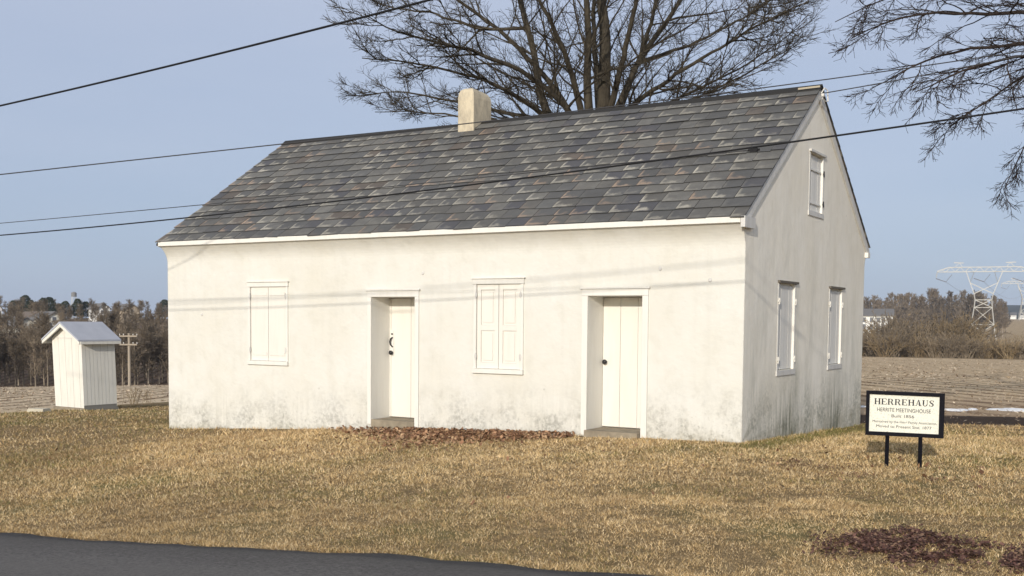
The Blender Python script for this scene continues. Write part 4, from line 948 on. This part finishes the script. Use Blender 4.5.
# ------------------------------------------------------------------ overhead cables
M_CAB = mat('black_cable', (.012, .012, .014), .6, .2); M_CAB2 = mat('grey_wire', (.05, .05, .055), .6, .2)
def cable(pts, r, m, label, n=60, name='overhead_cable'):
    c = np.array([at(*p) for p in pts]); d = np.concatenate([[0], np.cumsum(np.linalg.norm(np.diff(c, axis=0), axis=1))]); t = np.linspace(0, d[-1], n)
    # smooth (quadratic least-squares) sag through the points
    deg = min(3, len(pts)-1); P_ = np.stack([np.polyval(np.polyfit(d, c[:, k], deg), t) for k in range(3)], -1)
    mb = MB(); mb.tube(P_, r, 6); o = mb.build(name, m, None, (0, 0, 0), True); return tag(o, label, 'cable')
def on_y(u, v, y): d = ray(u, v); return CAM+d*((y-CAM[1])/d[1])
def cable_y(pts, y, r, m, label, name='overhead_cable'):      # a cable hanging in a vertical plane along the road
    c = np.array([on_y(u, v, y) for u, v in pts]); k = np.polyfit(c[:, 0], c[:, 2], 2); x = np.linspace(c[0, 0], c[-1, 0], 70)
    mb = MB(); mb.tube(np.stack([x, np.full_like(x, y), np.polyval(k, x)], -1), r, 6); o = mb.build(name, m, None, (0, 0, 0), True); return tag(o, label, 'cable')
cable_y([(-330, 171), (0, 102.5), (150, 72), (290, 38), (437, 0), (760, -92)], -7, .0105, M_CAB, 'thick black cable crossing the sky at the upper left corner')
cable_y([(-300, 252), (0, 231.5), (205, 217), (500, 183.5), (753, 150), (830, 138.5), (1024, 108), (1250, 70)], -4, .0095, M_CAB, 'thick black cable crossing in front of the roof and gable')
cable_y([(-300, 247), (0, 225), (150, 209), (205, 202.5), (480, 178.5), (640, 162), (753, 149.5)], -4, .0055, M_CAB2, 'thin wire running just above the thick cable in front of the roof until their clamp', 'overhead_wire')
mb = MB(); p = on_y(754, 150, -4); mb.box((-.035, -.015, -.02), (.035, .015, .018)); mb.tube([(-.06, 0, 0), (.06, 0, 0)], .012, 6); o = mb.build('cable_clamp', M_CAB); o.location = p; tag(o, 'small black clamp joining the thin wire to the cable before the roof', 'clamp')
pk = np.array([.12, WD/2+.02, ZR-.16]); dpk = float((pk-CAM)@FW)
cable([(-200, 197, 17), (0, 175, 17.2), (130, 160, 17.4), (285, 143, 17.4), (400, 132, 17.4), (490, 120.5, 17.4), (720, 94, 17.4), (830, 78.5, 17.4), (920, 66, 17.4), (1150, 31, 17)], .009, M_CAB2, 'thin wire passing just above the ridge line and across the chimney', name='overhead_wire')
cable([(822, 93.5, dpk), (870, 85, dpk-.2), (920, 76, dpk-.4), (1000, 60, dpk-.8), (1150, 28, dpk-1.5)], .009, M_CAB2, 'thin service wire leaving the bracket at the gable peak to the right', name='service_wire')

# ------------------------------------------------------------------ snow, leaves, mulch, grass
M_SNOW = mat('snow', (.72, .74, .78), .6)
V, Fq = [], []
def blob(c, rx, ry, h, ang):
    i = len(V); n = 16; V.append((c[0], c[1], c[2]+h))
    for ring, q in ((.6, .75), (1, -.3)):
        for k in range(n):
            a = 2*math.pi*k/n; w = ring*(1+.3*math.sin(3*a+c[0]*7)+.2*math.sin(5*a+c[1]*3)); x = rx*w*math.cos(a); y = ry*w*math.sin(a)
            V.append((c[0]+x*math.cos(ang)-y*math.sin(ang), c[1]+x*math.sin(ang)+y*math.cos(ang), c[2]+h*q))
    for k in range(n): Fq.append((i, i+1+k, i+1+(k+1) % n, i+1+(k+1) % n)); Fq.append((i+1+k, i+1+n+k, i+1+n+(k+1) % n, i+1+(k+1) % n))
for u, v, rx in ((952, 410.5, .25), (962, 410.6, .15), (972, 410, .12), (1000, 410.2, .3), (1008, 411, .45), (1020, 411.5, .5), (1036, 412, .6), (863, 407.5, .12), (1014, 410, .3)):
    blob(gpt(u, v), rx, .16, .05, YAW-math.atan((u-512)/F_PX)-.08)
mb = MB(); mb.v = [tuple(map(float, v)) for v in V]
for f in Fq: mb.f.append(tuple(dict.fromkeys(f))); mb.mi.append(0)
tag(mb.build('snow', M_SNOW, smooth=True), 'thin broken line of old snow along the near edge of the ploughed field', 'snow', kind='stuff')

def flakes(n, X, Y, size, colf, lift=.02, tilt=.5, seed=0, asp=(.4, .9)):
    rg = np.random.default_rng(seed); Z = height(X, Y)+rg.uniform(.004, lift, n)
    a = rg.uniform(0, 6.28, n); s = rg.uniform(*size, n); w = s*rg.uniform(*asp, n)
    u = np.stack([np.cos(a), np.sin(a), rg.normal(0, tilt, n)], -1); v = np.stack([-np.sin(a), np.cos(a), rg.normal(0, tilt, n)], -1)
    c = np.stack([X, Y, Z], -1); P0 = c-u*s[:, None]; P1 = c+v*w[:, None]-u*(s*.1)[:, None]; P2 = c+u*s[:, None]; P3 = c-v*w[:, None]-u*(s*.1)[:, None]
    V = np.stack([P0, P1, P2, P3], 1).reshape(-1, 3); return V, np.arange(4*n).reshape(n, 4), np.repeat(colf(rg, n), 4, 0)
M_LEAF = tint_mat('dead_leaves', .9); M_CHIP = tint_mat('mulch_chips', .95)
def pal(cols):
    cols = np.array(cols); return lambda rg, n: cols[rg.integers(len(cols), size=n)]*rg.uniform(.7, 1.25, (n, 1))
# leaves drifted along the foot of the front wall
n = 4800; rg = np.random.default_rng(21)
X = rg.normal(-4.5, 1.05, n); Y = -np.abs(rg.normal(0, .62, n))*np.clip(1.35-np.abs(X+4.5)*.4, .2, 1.35) - .04
keep = (X > -7.6) & (X < -2.6) & ~((X > -2.65) & (X < -1.4) & (Y > -.25)); X, Y = X[keep], Y[keep]
V, Fq, c = flakes(len(X), X, Y, (.02, .045), pal([(.26, .14, .08), (.36, .21, .12), (.16, .085, .05), (.44, .29, .17)]), .07, .5, 22)
tag(np_mesh('fallen_leaves', V, Fq, M_LEAF, None, c), 'brown fallen leaves drifted against the front wall between the doors', 'leaves', kind='stuff')
def patch(px, n, seed, spread, cols, size):
    rg = np.random.default_rng(seed); Xs, Ys = [], []
    for (u, v, wx, wy, m) in px:
        c0 = gpt(u, v); a = rg.normal(0, 1, (int(n*m), 2)); r = np.array(RT[:2]); f = _fw[:2]
        P_ = c0[:2]+a[:, :1]*wx*r+a[:, 1:]*wy*f; Xs.append(P_[:, 0]); Ys.append(P_[:, 1])
    X, Y = np.concatenate(Xs), np.concatenate(Ys); k = fbm(X, Y, .2, seed) > rg.uniform(.36, .68, len(X)); X, Y = X[k], Y[k]
    return flakes(len(X), X, Y, size, pal(cols), .05, .35, seed)
V, Fq, c = patch([(888, 546, .22, .20, .5), (930, 552, .30, .2, 1), (985, 562, .30, .16, .9), (905, 536, .2, .12, .25), (855, 552, .16, .1, .16)], 8200, 31, 1, [(.10, .05, .042), (.15, .08, .062), (.07, .038, .034), (.24, .15, .10)], (.008, .022))
tag(np_mesh('mulch_patch', V, Fq, M_CHIP, None, c), 'dark reddish brown bare mulch patch in the lawn at the lower right', 'mulch', kind='stuff')
V2, F2, c2 = patch([(825, 468, .32, .07, 1), (795, 463, .2, .05, .5), (850, 476, .2, .05, .5), (935, 482, .15, .04, .3)], 420, 33, 1, [(.16, .09, .06), (.24, .14, .09)], (.008, .02))
rg = np.random.default_rng(36); Xl = rg.uniform(-11, 5, 420); Yl = -np.abs(rg.normal(0, 2.6, 420))-.1; kk = (Yl > -7.6) & (vn(Xl, Yl, 1.4, 37) > .4); Xl, Yl = Xl[kk], Yl[kk]
V3, F3, c3 = flakes(len(Xl), Xl, Yl, (.015, .035), pal([(.24, .13, .075), (.34, .21, .12), (.15, .085, .055)]), .06, .6, 38)
F2 = np.concatenate([F2, F3+len(V2)]); V2 = np.concatenate([V2, V3]); c2 = np.concatenate([c2, c3])
tag(np_mesh('leaf_litter', V2, F2, M_CHIP, None, c2), 'sparse brown leaf scraps scattered over the front lawn', 'leaves', kind='stuff')

# field residue: flat straw flakes and short stubble on the ploughed ground
rg = np.random.default_rng(41); n = 150000
r = 18*np.exp(rg.uniform(0, math.log(165/18), n)); th = rg.uniform(-32, 32, n); t = np.radians(th)
X = CAM[0]+r*(np.sin(t)*RT[0]+np.cos(t)*_fw[0]); Y = CAM[1]+r*(np.sin(t)*RT[1]+np.cos(t)*_fw[1])
k = (lawnd(X, Y) < -.2) & (np.abs(th) > 12); k &= np.sin((X*math.cos(.66)+Y*math.sin(.66))*2*math.pi/1.52) < rg.uniform(-.9, 1.3, n); k &= (fbm(X*np.cos(1.19)+Y*np.sin(1.19), (Y*np.cos(1.19)-X*np.sin(1.19))*.12, 1.1, 44) > rg.uniform(.25, .75, n)); k &= ~((th < 0) & (r > 146)); k &= ~((lawnd(X, Y) > -3.4) & (th > 10) & (rg.random(n) < .75)); X, Y, rr = X[k], Y[k], r[k]
V, Fq, c = flakes(len(X), X, Y, (.025, .075), pal([(.54, .43, .31), (.46, .36, .26), (.28, .21, .155), (.6, .5, .37)]), .03, .3, 42, (.12, .4))
cen = V.reshape(-1, 4, 3).mean(1, keepdims=True); V = (cen+(V.reshape(-1, 4, 3)-cen)*np.clip(rr/30, .5, 2.4)[:, None, None]).reshape(-1, 3)
tag(np_mesh('field_stubble', V, Fq, M_LEAF, None, c), 'pale straw and stubble littering the ploughed field', 'stubble', kind='stuff')

# lawn: short dormant turf, blade by blade
def blades(n, seed, r0, r1, hmul=1., edge=False):
    rg = np.random.default_rng(seed)
    u = rg.random(n); pw = .45; r = (r0**pw+u*(r1**pw-r0**pw))**(1/pw); t = np.radians(np.where(rg.random(n) < .84, rg.uniform(-29, 29, n), rg.choice([-1, 1], n)*rg.uniform(29, 52, n)))
    if edge:
        X = rg.uniform(-13, 11, n); Y = road_edge(X) + .10 - np.abs(rg.normal(0, .10, n)) + .13 + (fbm(X, X*0, .35, 11)-.5)*.14; r, _ = polar(X, Y)
    else: X = CAM[0]+r*(np.sin(t)*RT[0]+np.cos(t)*_fw[0]); Y = CAM[1]+r*(np.sin(t)*RT[1]+np.cos(t)*_fw[1])
    k = (lawnd(X, Y) > -.05) & (Y > road_edge(X)+(-.02 if edge else .04)) & ~((X > -L-.0) & (X < 0) & (Y > -.01) & (Y < WD))
    k &= ~((Y > -.2) & (Y < 0) & (((X > -2.58) & (X < -1.52)) | ((X > -6.74) & (X < -5.75))))
    k &= vn(X, Y, .13, 8)*.6+vn(X, Y, .5, 9)*.4 > rg.uniform(-.1, .5, n)
    X, Y, r = X[k], Y[k], r[k]; n = len(X)
    Z = height(X, Y)+(fbm(X, Y, 1.6, 3)-.5)*.05*sstep(0, 1.5, Y-road_edge(X))-.006
    cl = vn(X, Y, .16, 14)
    h = (.020+.036*cl)*rg.uniform(.6, 1.35, n)*hmul*np.clip(r/11, .8, 1.7); w = .0020*np.clip(r/7.5, 1, 4.5)*rg.uniform(.7, 1.5, n)
    a = rg.uniform(0, 6.28, n) ; la = vn(X, Y, .2, 15)*9+rg.normal(0, 1.7, n); lean = rg.uniform(.4, 2.6, n)
    d = np.stack([np.cos(la)*lean, np.sin(la)*lean, np.ones(n)], -1); d /= np.linalg.norm(d, axis=1, keepdims=True)
    s = np.stack([np.cos(a), np.sin(a), np.zeros(n)], -1)*w[:, None]; c = np.stack([X, Y, Z], -1)
    V = np.stack([c-s, c+s, c+d*h[:, None]], 1).reshape(-1, 3)
    palc = np.array([(.60, .425, .205), (.72, .54, .30), (.46, .31, .145), (.25, .165, .078), (.82, .65, .41)])
    col = palc[rg.integers(5, size=n)]*rg.uniform(.75, 1.15, (n, 1))
    rust = sstep(.56, .74, fbm(X, Y, 2.3, 51))*(rg.random(n) < .75); col = col*(1-.55*rust[:, None])+np.array([.33, .22, .12])*.55*rust[:, None]
    gm = sstep(.50, .72, fbm(X, Y, 1.9, 61)); wallg = np.exp(-((X-.35)/.35)**2)*(Y > -.6)*(Y < WD+1) + .8*np.exp(-((Y-6.5)/2)**2)*(X > 0)*np.exp(-((X-.5)/1.2)**2)
    leftg = sstep(-8, -13, X)*sstep(-4, 2, Y)*.16  # extra green at left, part of the painted slope shade
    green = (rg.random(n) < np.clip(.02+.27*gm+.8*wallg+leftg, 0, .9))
    gc = np.array([(.17, .165, .05), (.24, .21, .075), (.15, .13, .05)])[rg.integers(3, size=n)]; big = .74+.60*fbm(X, Y, 3.4, 71)+.2*(vn(X, Y, .7, 72)-.5)+.24*(vn(X, Y, .11, 73)-.5); big = big*(1-.2*sstep(-9.5, -13, X+.6*Y)); col = col*big[:, None]; col[green] = gc[green]*rg.uniform(.8, 1.2, (green.sum(), 1))  # left turf darkened in its colour for shade on ground falling from sun
    pm = np.zeros(n)
    col = np.repeat(col, 3, 0)
    return V, col
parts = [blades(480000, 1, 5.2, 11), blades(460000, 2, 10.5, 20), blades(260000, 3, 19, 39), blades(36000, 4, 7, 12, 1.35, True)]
V = np.concatenate([p[0] for p in parts]); cc = np.concatenate([p[1] for p in parts])
M_GRASS = tint_mat('dormant_grass', .8, .15)
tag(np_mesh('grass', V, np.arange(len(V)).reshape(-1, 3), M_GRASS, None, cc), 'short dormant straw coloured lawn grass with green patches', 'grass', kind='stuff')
S.render.engine = 'CYCLES'
hz = MB(); hz.box((-9000, -9000, -12), (9000, 9000, 78)); m = bpy.data.materials.new('air'); m.use_nodes = True; t = m.node_tree; t.nodes.clear()
pv = t.nodes.new('ShaderNodeVolumePrincipled'); pv.inputs['Color'].default_value = (.72, .82, 1, 1); pv.inputs['Density'].default_value = .00014; ou = t.nodes.new('ShaderNodeOutputMaterial'); t.links.new(pv.outputs[0], ou.inputs['Volume'])
tag(hz.build('haze', m), 'thin bluish air between the viewer and the far hills', 'haze', kind='stuff')
